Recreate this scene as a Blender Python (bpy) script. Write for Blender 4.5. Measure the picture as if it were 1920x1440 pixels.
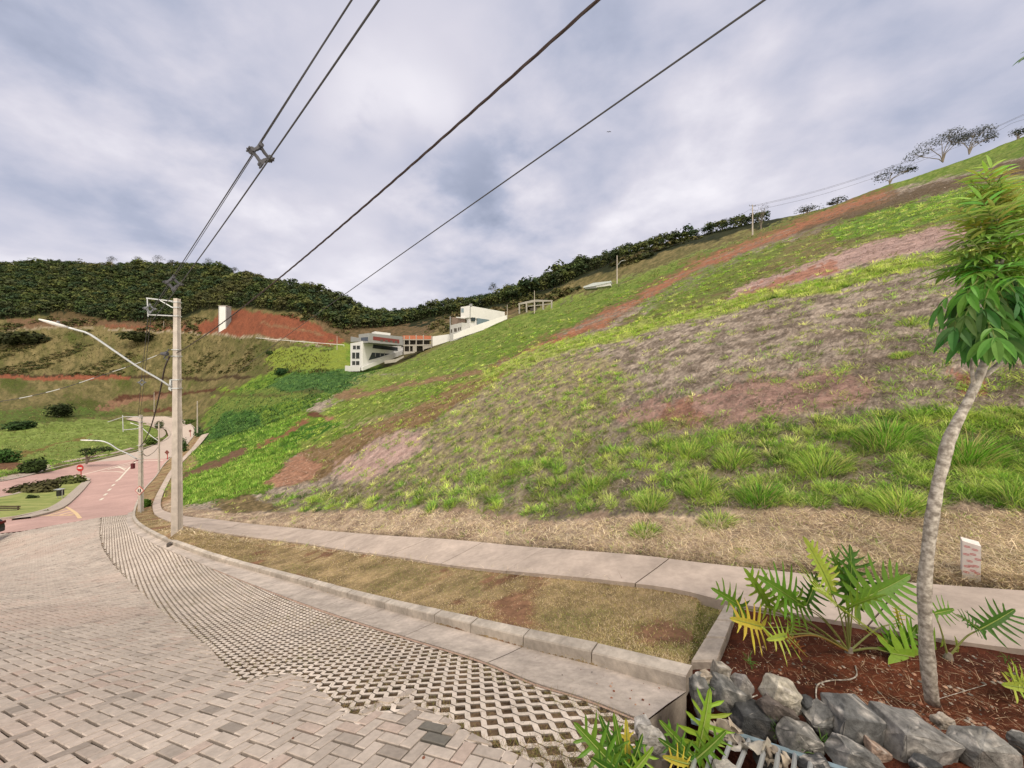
import bpy, math, random
import numpy as np
from mathutils import Vector, Matrix
from mathutils.geometry import delaunay_2d_cdt
random.seed(7); rng = np.random.default_rng(7)
S = bpy.context.scene
for o in list(bpy.data.objects): bpy.data.objects.remove(o)
COL = S.collection
F = 600.0; CX = 960.0; HY = 705.0      # lens and horizon of the photograph (1920 px wide); eye at the origin

# ---------------------------------------------------------------- camera
cam = bpy.data.cameras.new('camera'); camo = bpy.data.objects.new('camera', cam); COL.objects.link(camo)
cam.sensor_width = 36; cam.lens = F / 1920 * 36; cam.shift_y = -(720 - HY) / 1920
cam.clip_start = 0.05; cam.clip_end = 5000
camo.location = (0, 0, 0); camo.rotation_euler = (math.radians(90), 0, 0)
S.camera = camo
S.render.resolution_x = 1024; S.render.resolution_y = 768
S.view_settings.view_transform = 'Standard'; S.view_settings.look = 'None'
S.view_settings.exposure = 0.80; S.view_settings.gamma = 1

# ---------------------------------------------------------------- world: Nishita sky behind an overcast cloud deck
SUN_EL, SUN_ROT = math.radians(58), math.radians(150)
W = bpy.data.worlds.new('World'); S.world = W; W.use_nodes = True
nt = W.node_tree; nt.nodes.clear()
def N(t, **k):
    n = nt.nodes.new(t)
    for a, b in k.items():
        if a.startswith('i_'):
            key = a[2:]; key = int(key) if key.isdigit() else key.replace('_', ' ')
            n.inputs[key].default_value = b
        else: setattr(n, a, b)
    return n
def LK(a, b): nt.links.new(a, b)
def MATH(op, a, b=None, c=None, clamp=False):
    n = nt.nodes.new('ShaderNodeMath'); n.operation = op; n.use_clamp = clamp
    for i, x in enumerate((a, b, c)):
        if x is None: continue
        if isinstance(x, (int, float)): n.inputs[i].default_value = x
        else: LK(x, n.inputs[i])
    return n.outputs[0]
def RAMP(fac, stops, interp='LINEAR'):
    n = nt.nodes.new('ShaderNodeValToRGB'); n.color_ramp.interpolation = interp
    e = n.color_ramp.elements
    while len(e) > 1: e.remove(e[-1])
    e[0].position = stops[0][0]; e[0].color = (*stops[0][1], 1)
    for p, c in stops[1:]:
        q = e.new(p); q.color = (*c, 1)
    LK(fac, n.inputs[0]); return n.outputs[0]
def MIX(fac, a, b, mode='MIX'):
    n = nt.nodes.new('ShaderNodeMix'); n.data_type = 'RGBA'; n.blend_type = mode
    for s, x in ((n.inputs[0], fac), (n.inputs[6], a), (n.inputs[7], b)):
        if isinstance(x, (int, float)): s.default_value = x
        elif isinstance(x, tuple): s.default_value = (*x, 1) if len(x) == 3 else x
        else: LK(x, s)
    return n.outputs[2]
def lin(r, g, b, k=1.0):
    f = lambda c: (c/255/12.92 if c/255 <= .04045 else ((c/255+.055)/1.055)**2.4) * k
    return (f(r), f(g), f(b))
sky = N('ShaderNodeTexSky'); sky.sky_type = 'NISHITA'; sky.sun_disc = False
sky.sun_elevation = SUN_EL; sky.sun_rotation = SUN_ROT
tc = N('ShaderNodeTexCoord'); sp = N('ShaderNodeSeparateXYZ'); LK(tc.outputs['Generated'], sp.inputs[0])
zz = MATH('ADD', MATH('MAXIMUM', sp.outputs[2], 0.0), 0.30)
cb = N('ShaderNodeCombineXYZ')
LK(MATH('DIVIDE', sp.outputs[0], zz), cb.inputs[0]); LK(MATH('DIVIDE', sp.outputs[1], zz), cb.inputs[1])
mp = N('ShaderNodeMapping'); LK(cb.outputs[0], mp.inputs[0]); mp.inputs['Location'].default_value = (3.1, 1.7, 0.4); mp.inputs['Rotation'].default_value = (0, 0, 0.5)
mp.inputs['Scale'].default_value = (1.0, 1.15, 1.0)
n1 = N('ShaderNodeTexNoise', i_Scale=1.1, i_Detail=4.0, i_Roughness=0.45, i_Distortion=0.1); LK(mp.outputs[0], n1.inputs['Vector'])
n2 = N('ShaderNodeTexNoise', i_Scale=3.1, i_Detail=9.0, i_Roughness=0.52, i_Distortion=0.1); LK(mp.outputs[0], n2.inputs['Vector'])
dens = MATH('ADD', MATH('MULTIPLY', n1.outputs[0], 0.5), MATH('MULTIPLY', n2.outputs[0], 0.62)); dens = MATH('SUBTRACT', dens, 0.06)
def blob(px, py, rad, amp, base):      # one large cloud of the deck, by its direction in the sky
    d = Vector(((px-CX)/F, 1, -(py-HY)/F)).normalized()
    vd = N('ShaderNodeVectorMath', operation='DISTANCE'); LK(tc.outputs['Generated'], vd.inputs[0]); vd.inputs[1].default_value = d
    wob = MATH('MULTIPLY_ADD', n2.outputs[0], 0.6, vd.outputs['Value']); wob = MATH('SUBTRACT', wob, 0.3)
    g = MATH('DIVIDE', wob, rad); g = MATH('MULTIPLY', g, g); g = MATH('MULTIPLY', g, -1.0); g = MATH('EXPONENT', g)
    return MATH('MULTIPLY_ADD', g, amp, base)
for b_ in ((770, 190, .16, .19), (680, 235, .12, .14), (850, 215, .1, .12), (330, 90, .16, -.10), (880, 285, .12, -.17), (740, 275, .11, -.12), (900, 350, .16, -.08), (560, 400, .28, -.10),
           (690, 520, .13, .10), (60, 260, .35, .07), (1430, 170, .2, -.06), (150, 60, .35, .07), (450, 330, .2, .04), (1250, 500, .3, .05), (1500, 60, .4, .04), (80, 420, .2, -.05), (1080, 330, .2, -.08), (1000, 90, .25, .05)):
    dens = blob(*b_, dens)
cl = RAMP(dens, [(0.28, lin(144, 151, 171)), (0.40, lin(164, 169, 188)), (0.48, lin(183, 184, 199)), (0.56, lin(199, 197, 208)), (0.68, lin(224, 221, 227))])
# the overcast deck is brighter overhead and behind the viewer, where the veiled sun stands
up = MATH('SUBTRACT', sp.outputs[2], 0.78); up = MATH('MULTIPLY', up, 4.0, clamp=True)
bk = MATH('MULTIPLY', sp.outputs[1], -2.5, clamp=True)
veil = MIX(MATH('MAXIMUM', up, bk), cl, (1.42, 1.27, 1.06))
skys = N('ShaderNodeVectorMath', operation='SCALE'); LK(sky.outputs[0], skys.inputs[0]); skys.inputs['Scale'].default_value = 0.08
final = MIX(0.95, skys.outputs[0], veil)
bg = N('ShaderNodeBackground'); LK(final, bg.inputs[0]); bg.inputs[1].default_value = 0.74
wo = N('ShaderNodeOutputWorld'); LK(bg.outputs[0], wo.inputs[0])
sl = bpy.data.lights.new('sun', 'SUN'); sl.energy = 1.5; sl.angle = math.radians(12); sl.color = (1.0, .90, .76)
so = bpy.data.objects.new('sun', sl); COL.objects.link(so)
so.rotation_euler = Vector((-math.sin(SUN_ROT)*math.cos(SUN_EL), -math.cos(SUN_ROT)*math.cos(SUN_EL), -math.sin(SUN_EL))).to_track_quat('-Z', 'Y').to_euler()

# ---------------------------------------------------------------- numpy noise
def _hash(ix, iy, s):
    h = (ix*374761393 + iy*668265263 + s*1442695041) & 0xffffffff
    h = ((h ^ (h >> 13))*1274126177) & 0xffffffff
    h = (h ^ (h >> 16)) & 0xffffffff
    return h/4294967295.0
def vnoise(x, y, s=0):
    x = np.asarray(x, float); y = np.asarray(y, float)
    ix = np.floor(x).astype(np.int64); iy = np.floor(y).astype(np.int64)
    fx = x-ix; fy = y-iy; fx = fx*fx*(3-2*fx); fy = fy*fy*(3-2*fy)
    a = _hash(ix, iy, s); b = _hash(ix+1, iy, s); c = _hash(ix, iy+1, s); d = _hash(ix+1, iy+1, s)
    return (a*(1-fx)+b*fx)*(1-fy) + (c*(1-fx)+d*fx)*fy
def fbm(x, y, s=0, o=4, r=.5):
    t = 0; a = 1; n = 0
    for k in range(o):
        t = t + a*vnoise(x*2**k, y*2**k, s+k*17); n += a; a *= r
    return t/n*2-1          # about -1..1
def sstep(a, b, x):
    t = np.clip((x-a)/(b-a), 0, 1); return t*t*(3-2*t)

# ---------------------------------------------------------------- terrain height: z = Y * w(u, log Y)
CP = []   # control points (px, py, Y) read against the photograph
def cp(*t): CP.extend(t)
cp((1291,1268,2.88),(1000,1200,3.93),(797,1150,5.44),(650,1112,7.63),(480,1070,10.6),(400,1045,12.2),(312,1016,14.2),(270,990,18),(250,967,26),(330,1000,14.0))
cp((1500,1160,3.6),(1500,1085,4.45),(1500,968,6.0),(1900,1225,2.75),(1900,1116,3.4),(1900,965,4.8),(1000,1078,5.9),(1000,1034,7.3),(1000,990,9.0),
   (660,1040,10.4),(660,1003,12.6),(660,968,15.4),(480,1012,15.2),(480,985,18.2),(480,970,20.2))
cp((0,1100,10.0),(0,1023,20),(-200,1100,9.6),(-300,1030,19),(150,1060,13.4),(190,970,25),(100,985,23),(40,996,21.5),(0,975,26),(-200,985,24),(130,902,54),(120,942,36),(95,955,31),(0,934,38),(-200,950,33),
   (0,902,48),(-200,925,42),(92,885,58),(150,870,66),(212,857,76),(265,845,84),(300,830,97),(317,817,110),(315,805,123),(300,795,135),(250,782,158),(355,790,142),
   (366,810,112),(350,840,84),(320,860,68),(290,895,52),(270,917,42),(258,937,34),(263,961,28.4),(298,885,58),(200,900,52),(200,930,38))
cp((600,900,26),(600,850,36),(600,800,52),(600,750,80),(600,700,118),(600,655,160),(600,640,180),(600,600,200),(600,566,235),(600,552,262))
cp((480,930,26),(480,890,34),(480,850,48),(480,800,73),(480,750,110),(480,710,145),(480,670,175),(480,625,205),(480,590,222),(480,550,260),(480,528,296))
cp((400,972,21),(400,940,27),(400,900,38),(400,860,54),(400,820,80),(400,780,120),(400,745,155),(400,700,190),(400,650,215),(400,625,228),(400,585,245),(400,540,285),(400,506,330))
cp((250,760,175),(250,740,185),(250,700,205),(250,650,230),(250,618,248),(250,600,258),(250,550,300),(250,501,350))
cp((100,840,95),(100,800,125),(100,760,160),(100,707,195),(100,660,220),(100,618,240),(100,560,285),(100,498,345))
cp((-80,865,75),(-80,820,110),(-80,760,155),(-80,707,190),(-80,618,235),(-80,560,280),(-80,496,340))
cp((-400,880,70),(-400,800,120),(-400,707,180),(-400,618,230),(-400,496,330))
cp((740,602,260),(740,592,300),(740,630,185),(740,662,150),(700,600,240),(820,596,230),(820,578,260),(820,620,165),(960,560,200),(960,552,235),(960,590,140))
cp((1100,560,118),(1100,520,150),(1100,500,205),(1200,502,122),(1200,482,142),(1200,468,190),(1400,432,118),(1400,420,155),(1600,385,150),(1920,290,140),(2300,140,75),(2300,165,120),(1600,420,260),(1920,340,240),(2300,250,220))
cp((250,514,400),(100,512,400),(-80,512,400),(-400,512,400),(400,522,388),(480,544,348),(600,570,312),(740,606,350),(820,596,310),(960,570,290),(1100,520,255),(1200,486,232),(1400,440,195),(660,588,300),(660,604,350))
for u in (-.42,-.25,0,.328,.752,1.1,1.6,2.1):       # the planted slope: straight from its toe to the upper street
    t = (104*u-78)/(41+9*u); Yt = 104-9*t; zt = 46+13*t
    ub = np.array([-.8,-.5,.067,.9,1.567,2.2]); Yb = np.interp(u, ub, [20.2,15.4,9.0,6.0,4.8,4.2]); yb = np.interp(u, ub, [970,968,990,968,965,965])
    zb = -(yb-HY)/F*Yb
    for k in ((.04,.1,.2,.35,.55,.78,1.0) if u > -.3 else (.12,.3,.55,.8,1.0)):
        Yk = Yb+(Yt-Yb)*k; zk = zb+(zt-zb)*k - 0.0*k*(1-k)*Yt
        cp((CX+F*u, HY-F*zk/Yk, Yk))
def w_base(u, Y): return -1.45/Y - .442 + .0495*u
_p = np.array(CP, float); cu = (_p[:,0]-CX)/F; cY = _p[:,2]; cw = -(_p[:,1]-HY)/F - w_base(cu, cY)
gu, gY = np.meshgrid([-2.6,-1.6,-.9,-.4,0,.5,1.0,1.7,2.6], [.3,.8,1.5,2.3])
cu = np.r_[cu, gu.ravel()]; cY = np.r_[cY, gY.ravel()]; cw = np.r_[cw, np.zeros(gu.size)]
for Yz, uu in ((900, np.linspace(-2.4,2.4,7)),):
    for a in uu: cu = np.r_[cu, a]; cY = np.r_[cY, Yz]; cw = np.r_[cw, 0.02+0.06*max(a,0) - w_base(a, Yz)]
AX, AY = 1.3, 1.0
def feat(u, Y): return np.stack([np.asarray(u)*AX, np.log(Y)*AY], -1)
PC = feat(cu, cY); n = len(PC)
def tps(d2): return 0.5*d2*np.log(d2+1e-12)
D2 = ((PC[:,None]-PC[None])**2).sum(-1); A = np.zeros((n+3, n+3)); A[:n,:n] = tps(D2)+np.eye(n)*2e-4
A[:n,n] = 1; A[:n,n+1:] = PC; A[n,:n] = 1; A[n+1:,:n] = PC.T
SOL = np.linalg.solve(A, np.r_[cw, 0, 0, 0])
def w_s(u, Y):
    u = np.asarray(u, float); Y = np.asarray(Y, float); sh = u.shape; P = feat(u.ravel(), Y.ravel()); out = np.empty(len(P))
    for i in range(0, len(P), 20000):
        q = P[i:i+20000]; d2 = ((q[:,None]-PC[None])**2).sum(-1)
        out[i:i+20000] = tps(d2)@SOL[:n] + SOL[n] + q@SOL[n+1:]
    return out.reshape(sh) + w_base(u, Y)
# coarse cached grid of the smooth surface
GU = np.linspace(-2.5, 3.1, 561); GL = np.linspace(math.log(.3), math.log(1000), 521)
_gu, _gl = np.meshgrid(GU, GL); WG = w_s(_gu, np.exp(_gl))
def bil(Gd, u, l, gu=GU, gl=GL):
    a = np.clip((np.asarray(u)-gu[0])/(gu[1]-gu[0]), 0, len(gu)-1.001); b = np.clip((np.asarray(l)-gl[0])/(gl[1]-gl[0]), 0, len(gl)-1.001)
    i = a.astype(int); j = b.astype(int); fa = a-i; fb = b-j
    return (Gd[j,i]*(1-fa)+Gd[j,i+1]*fa)*(1-fb)+(Gd[j+1,i]*(1-fa)+Gd[j+1,i+1]*fa)*fb
def Hs(x, y):        # smooth ground height (road level)
    y = np.maximum(np.asarray(y, float), .3); x = np.asarray(x, float)
    return y*(bil(WG, x/y, np.log(y)) - (-1.45)*0)
EY = np.exp(GL)
ENV = np.minimum.accumulate(HY - F*WG, axis=0)
def hit(px, py, off=0.0):   # where the sight line of a pixel meets the smooth ground (+off); returns x, y, z
    px = np.atleast_1d(np.asarray(px, float)); py = np.atleast_1d(np.asarray(py, float)); off = np.broadcast_to(off, px.shape)
    u = (px-CX)/F; res = np.empty((len(px), 3))
    a = np.clip((u-GU[0])/(GU[1]-GU[0]), 0, len(GU)-1.001); i = a.astype(int); fa = a-i
    for k in range(0, len(px), 4000):
        s = slice(k, k+4000)
        colw = WG[:, i[s]]*(1-fa[s])+WG[:, i[s]+1]*fa[s] + off[s]/EY[:,None]
        P = np.minimum.accumulate(HY-F*colw, axis=0)
        j = np.clip((P > py[s]).sum(0), 1, len(GL)-1); c = np.arange(P.shape[1])
        p0 = P[j-1,c]; p1 = P[j,c]; f = np.clip((p0-py[s])/np.maximum(p0-p1, 1e-9), 0, 1)
        Y = np.exp(GL[j-1]+(GL[j]-GL[j-1])*f)
        res[s,0] = u[s]*Y; res[s,1] = Y; res[s,2] = -(py[s]-HY)/F*Y
    return res
def H1(px, py, off=0.0): return Vector(hit([px],[py],off)[0])
def proj(x, y, z): return CX+F*x/y, HY-F*z/y
def at(px, py, Y): return Vector(((px-CX)/F*Y, Y, -(py-HY)/F*Y))
def inpoly(px, py, poly):
    px = np.asarray(px); py = np.asarray(py); r = np.zeros(px.shape, bool); m = len(poly)
    for i in range(m):
        x0, y0 = poly[i][0], poly[i][1]; x1, y1 = poly[(i+1)%m][0], poly[(i+1)%m][1]
        if y0 == y1: continue
        c = ((y0 > py) != (y1 > py)) & (px < (x1-x0)*(py-y0)/(y1-y0)+x0)
        r ^= c
    return r
def dseg(px, py, line):      # distance to a polyline
    d = np.full(np.shape(px), 1e9)
    for (x0,y0),(x1,y1) in zip(line[:-1], line[1:]):
        dx, dy = x1-x0, y1-y0; t = np.clip(((px-x0)*dx+(py-y0)*dy)/(dx*dx+dy*dy+1e-9), 0, 1)
        d = np.minimum(d, np.hypot(px-x0-t*dx, py-y0-t*dy))
    return d
def spline(P, n):
    P = np.array(P, float)
    if len(P) == 2: t = np.linspace(0,1,n)[:,None]; return P[0]*(1-t)+P[1]*t
    Q = np.vstack([2*P[0]-P[1], P, 2*P[-1]-P[-2]])
    d = np.r_[0, np.cumsum(np.sqrt(((P[1:]-P[:-1])**2).sum(1))**.5)]; d /= d[-1]
    ts = np.linspace(0, 1, n); out = []
    for t in ts:
        i = min(max(np.searchsorted(d, t, 'right')-1, 0), len(P)-2); f = (t-d[i])/(d[i+1]-d[i])
        a, b, c, e = Q[i], Q[i+1], Q[i+2], Q[i+3]
        out.append(.5*((2*b)+(-a+c)*f+(2*a-5*b+4*c-e)*f*f+(-a+3*b-3*c+e)*f**3))
    return np.array(out)

# ---------------------------------------------------------------- materials
def material(name, color=(.5,.5,.5), rough=.8, attr=None, nscale=None, namp=.25, bump=None, bscale=None, metal=0, spec=.3, detail=5, trans=0, two=None, coord='Object', broad=0, bamp=.4):
    """procedural: base colour (or the mesh's own colour layer) broken up by noise, with bump"""
    global nt
    m = bpy.data.materials.new(name); m.use_nodes = True; nt = m.node_tree; nt.nodes.clear()
    out = N('ShaderNodeOutputMaterial'); b = N('ShaderNodeBsdfPrincipled')
    b.inputs['Roughness'].default_value = rough; b.inputs['Metallic'].default_value = metal; b.inputs['Specular IOR Level'].default_value = spec
    t = N('ShaderNodeTexCoord'); base = None
    if attr:
        a = N('ShaderNodeAttribute', attribute_name=attr); base = a.outputs['Color']
    cur = base if base is not None else (*color, 1)
    if nscale:
        nn = N('ShaderNodeTexNoise', i_Scale=nscale, i_Detail=float(detail), i_Roughness=.62); LK(t.outputs[coord], nn.inputs['Vector'])
        if two:
            cur = MIX(RAMP(nn.outputs[0], [(.38,(0,0,0)),(.62,(1,1,1))]), cur, tuple(two))
        r = RAMP(nn.outputs[0], [(.25,(1-namp,)*3),(.75,(1+namp,)*3)])
        cur = MIX(1.0, cur, r, 'MULTIPLY')
    if broad:
        nb2 = N('ShaderNodeTexNoise', i_Scale=broad, i_Detail=6.0, i_Roughness=.68); LK(t.outputs[coord], nb2.inputs['Vector'])
        cur = MIX(1.0, cur, RAMP(nb2.outputs[0], [(.32,(1-bamp*1.1,)*3),(.5,(.99,)*3),(.68,(1+bamp*.95,)*3)]), 'MULTIPLY')
    if isinstance(cur, tuple): b.inputs['Base Color'].default_value = cur if len(cur) == 4 else (*cur,1)
    else: LK(cur, b.inputs['Base Color'])
    if bump:
        nb = N('ShaderNodeTexNoise', i_Scale=bscale or (nscale or 5)*3, i_Detail=6.0, i_Roughness=.65); LK(t.outputs[coord], nb.inputs['Vector'])
        bp = N('ShaderNodeBump'); bp.inputs['Strength'].default_value = .8; bp.inputs['Distance'].default_value = bump
        LK(nb.outputs[0], bp.inputs['Height']); LK(bp.outputs[0], b.inputs['Normal'])
    sh = b.outputs[0]
    if trans:
        tr = N('ShaderNodeBsdfTranslucent')
        if isinstance(cur, tuple): tr.inputs[0].default_value = cur if len(cur) == 4 else (*cur,1)
        else: LK(cur, tr.inputs[0])
        ms = N('ShaderNodeMixShader'); ms.inputs[0].default_value = trans; LK(sh, ms.inputs[1]); LK(tr.outputs[0], ms.inputs[2]); sh = ms.outputs[0]
    LK(sh, out.inputs[0]); return m

# ---------------------------------------------------------------- mesh building
def link(name, me, parent=None, mats=()):
    o = bpy.data.objects.new(name, me); COL.objects.link(o)
    for m in mats:
        if m.name not in [x.name for x in me.materials if x]: me.materials.append(m)
    if parent is not None: o.parent = parent
    return o
def npmesh(name, V, Fq, mat, parent=None, col=None, smooth=False):
    """V (n,3); Fq (m,k) int array or list of index lists; col per-face (m,3) or per-vertex (n,3)"""
    me = bpy.data.meshes.new(name); V = np.asarray(V, np.float32)
    if isinstance(Fq, list):
        lens = np.array([len(f) for f in Fq], np.int32); idx = np.fromiter((i for f in Fq for i in f), np.int32)
    else:
        lens = np.full(len(Fq), Fq.shape[1], np.int32); idx = np.ascontiguousarray(Fq, np.int32).ravel()
    me.vertices.add(len(V)); me.vertices.foreach_set('co', V.ravel())
    me.loops.add(len(idx)); me.loops.foreach_set('vertex_index', idx)
    me.polygons.add(len(lens)); st = np.r_[0, np.cumsum(lens)[:-1]].astype(np.int32)
    me.polygons.foreach_set('loop_start', st); me.polygons.foreach_set('loop_total', lens)
    me.polygons.foreach_set('use_smooth', np.full(len(lens), bool(smooth)))
    me.update(calc_edges=True)
    if col is not None:
        col = np.asarray(col, np.float32)
        if len(col) == len(V) and len(col) != len(lens):
            a = me.color_attributes.new('col', 'FLOAT_COLOR', 'POINT'); c = np.ones((len(V),4), np.float32); c[:,:3] = col; a.data.foreach_set('color', c.ravel())
        else:
            a = me.color_attributes.new('col', 'FLOAT_COLOR', 'CORNER'); c = np.ones((len(idx),4), np.float32); c[:,:3] = np.repeat(col, lens, 0); a.data.foreach_set('color', c.ravel())
    return link(name, me, parent, [mat] if mat else [])
class MB:
    def __init__(s): s.v = []; s.f = []; s.c = []
    def add(s, vs, fs, c=None):
        k = len(s.v); s.v += [tuple(v) for v in vs]; s.f += [[k+i for i in f] for f in fs]; s.c += [c or (1,1,1)]*len(fs); return s
    def box(s, c, size, M=None, col=None):
        x, y, z = (a/2 for a in size); c = Vector(c)
        vs = [Vector((sx*x, sy*y, sz*z)) for sz in (-1,1) for sy in (-1,1) for sx in (-1,1)]
        vs = [(M @ v if M else v)+c for v in vs]
        return s.add(vs, [(0,2,3,1),(4,5,7,6),(0,1,5,4),(2,6,7,3),(0,4,6,2),(1,3,7,5)], col)
    def hexa(s, P, col=None):       # eight corners: bottom four, top four
        return s.add(P, [(0,3,2,1),(4,5,6,7),(0,1,5,4),(1,2,6,5),(2,3,7,6),(3,0,4,7)], col)
    def tube(s, pts, r, n=8, cap=True, col=None, twist=0):
        pts = [Vector(p) for p in pts]; rr = r if hasattr(r, '__len__') else [r]*len(pts); ring = []; k = len(s.v); side = None
        for i, p in enumerate(pts):
            d = (pts[min(i+1, len(pts)-1)]-pts[max(i-1, 0)]).normalized()
            if side is None: side = d.orthogonal().normalized()
            side = (side - d*side.dot(d)).normalized(); up = d.cross(side)
            for j in range(n):
                a = 2*math.pi*j/n + twist*i; s.v.append(tuple(p+(side*math.cos(a)+up*math.sin(a))*rr[i]))
        for i in range(len(pts)-1):
            for j in range(n):
                a = k+i*n+j; b = k+i*n+(j+1)%n; s.f.append([a, b, b+n, a+n]); s.c.append(col or (1,1,1))
        if cap:
            s.f.append([k+j for j in range(n)][::-1]); s.f.append([k+(len(pts)-1)*n+j for j in range(n)]); s.c += [col or (1,1,1)]*2
        return s
    def build(s, name, mat, parent=None, smooth=False, color=False):
        return npmesh(name, s.v, s.f, mat, parent, s.c if color else None, smooth)
def tag(o, label=None, cat=None, group=None, kind=None):
    for k, v in (('label',label),('category',cat),('group',group),('kind',kind)):
        if v: o[k] = v
    return o
def struct(o): o['kind'] = 'structure'; return o
def stuff(o, label, cat): o['kind'] = 'stuff'; o['label'] = label; o['category'] = cat; return o
def thing(name, label, cat, loc=(0,0,0), group=None):
    o = bpy.data.objects.new(name, None); COL.objects.link(o); o.location = loc; o.empty_display_size = .1
    return tag(o, label, cat, group)
def rel(o, parent):   # parent a mesh built in world coordinates to an Empty that is only translated
    o.parent = parent; loc = Vector(parent.location); me = o.data
    if not me.get('moved'):
        me.transform(Matrix.Translation(-loc)); me['moved'] = 1
    return o
# ================================================================ outlines read from the photograph (pixels of the 1920 px picture)
SB = [(392,812),(383,822),(365,843),(345,862),(330,880),(318,900),(306,925),(301,945),(306,957),(330,965),(390,971),(480,983),(600,994),(747,1005),(880,1014),(1013,1027),(1120,1034),(1328,1055),(1500,1076),(1745,1095),(1920,1107),(2250,1130),(2750,1165)]
SN = [(378,815),(368,830),(350,850),(333,866),(318,884),(306,905),(294,925),(286,947),(288,964),(322,979),(345,985),(400,997),(480,1008),(570,1019),(660,1033),(747,1044),(820,1056),(917,1067),(1120,1086),(1312,1112),(1375,1130),(1513,1153),(1647,1177),(1763,1197),(1920,1217),(2250,1262),(2750,1325)]
CB = [(1287,1297),(1125,1250),(994,1217),(784,1160),(631,1116),(494,1076),(400,1049),(312,1017),(265,992),(249,975),(250,958),(258,937),(270,917),(290,895),(305,873),(322,856),(345,838),(362,818),(366,806),(357,796),(345,788),(310,781),(250,782),(236,786)]
GO = [(1212,1356),(1100,1312),(1000,1281),(900,1239),(731,1186),(600,1143),(480,1099),(400,1067),(300,1025),(262,1005),(243,990),(237,975),(240,962)]
GI = [(190,970),(187,1000),(192,1025),(207,1050),(225,1072),(252,1097),(275,1120),(307,1147),(345,1177),(390,1210),(410,1232),(440,1262),(464,1277),(531,1260),(587,1281),(665,1337),(712,1329),(759,1307),(790,1325),(837,1343),(869,1362),(925,1393),(994,1424),(1080,1475)]
GRID = GI + [(1150,1500),(1175,1410)] + GO
GRAY = [(-420,1700),(1100,1700)] + GI[::-1] + [(100,985),(40,996),(-60,1006),(-420,1040)]
RED = [(-420,1040),(-60,1006),(40,996),(100,985),(190,970),(238,965),(249,958),(258,937),(270,917),(290,895),(305,873),(318,859),(310,860),(250,862),(175,866),(150,870),(92,885),(0,902),(-200,930),(-420,965)]
FARG = [(175,866),(250,862),(310,860),(322,856),(345,838),(362,818),(366,806),(357,796),(345,788),(310,781),(250,782),(236,786),(262,791),(290,797),(312,806),(316,817),(300,830),(265,845),(212,857)]
ISLE = [(-200,962),(0,934),(62,916),(120,900),(150,897),(162,898),(166,901),(150,915),(120,942),(95,955),(50,967),(0,975),(-200,998)]
BED = [(1378,1146),(1513,1164),(1647,1188),(1763,1208),(1920,1229),(2250,1274),(2750,1340),(2750,1900),(1200,1900),(1297,1262),(1342,1246)]
PIT = [(1272,1286),(1300,1296),(1330,1318),(1420,1362),(1480,1385),(1560,1412),(1640,1460),(1700,1560),(1120,1600),(1165,1430),(1196,1346)]
HILL = SB + [(2600,1150),(2600,-900),(500,-900),(392,700)]
SBx = np.array(SB[8:], float)
SEG = {}
P2 = lambda L: [(float(a),float(b)) for a,b in L]

# ================================================================ terrain: one sheet, colours by ground cover
NU, NL = 1320, 960
UU = np.linspace(-2.3, 2.95, NU); LL = np.linspace(math.log(.55), math.log(950), NL)
gu_, gl_ = np.meshgrid(UU, LL); TY = np.exp(gl_); TX = gu_*TY
TW = bil(WG, gu_, gl_); TZ = TW*TY
PX = CX+F*gu_; PY = HY-F*TW
vis = PY <= np.minimum.accumulate(PY, axis=0)+.6      # hidden far sides keep the default cover
n12 = fbm(TX/14, TY/14, 1, 4); n3 = fbm(TX/3, TY/3, 2, 4); n08 = fbm(TX/.7, TY/.7, 3, 4); n02 = fbm(TX/.13, TY/.13, 4, 3); n40 = fbm(TX/45, TY/45, 5, 4)
sc = np.clip(TY*.008, .03, 2.2)                      # outline raggedness grows with distance
nr1 = fbm(np.log(TY)*9+40, gu_*14, 6, 5, .6); nr2 = fbm(np.log(TY)*9+90, gu_*14, 7, 5, .6); nr3 = fbm(np.log(TY)*34+9, gu_*48, 8, 5, .65); nr4 = fbm(np.log(TY)*90+9, gu_*130, 9, 4, .65)
# slope-aligned streaks (along the contour of the hillside)
cs = (TX*.96-TY*.28); cn = (TX*.28+TY*.96)
lnst = fbm(cs/9, cn/1.3, 11, 4, .6); lnst2 = fbm(cs/40, cn/6, 12, 4, .55)
wx = PX + nr1*20 + nr3*12 + nr4*5; wy = PY + nr2*8 + nr3*5 + nr4*2.5
hill_m = inpoly(PX, PY, P2(HILL)); gray_m = inpoly(PX, PY, GRAY); grid_m = inpoly(PX, PY, GRID); red_m = inpoly(PX, PY, RED); farg_m = inpoly(PX, PY, FARG); isle_m = inpoly(PX, PY, ISLE)
bed_m = inpoly(PX, PY, BED); pit_m = inpoly(PX, PY, PIT)
STRIP = SN + [(1297,1300)] + CB
strip_m = inpoly(PX, PY, SN[:20] + CB[:19]) ; walk_m = inpoly(PX, PY, SN + SB[::-1]); gut_m = inpoly(PX, PY, GO + CB[10::-1])
K = 0.60
col = np.zeros(PX.shape+(3,)); 
def C(r, g, b): return np.array(lin(r, g, b, K))
def over(w, c):
    global col
    w = np.clip(w, 0, 1)[...,None]; col = col*(1-w)+np.asarray(c)*w
def rag(w): return np.where((w > 0)&(w < 1), sstep(.25,.75, w+.42*nr4+.28*nr3+.25*n08*(TY < 30)), w)
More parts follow.
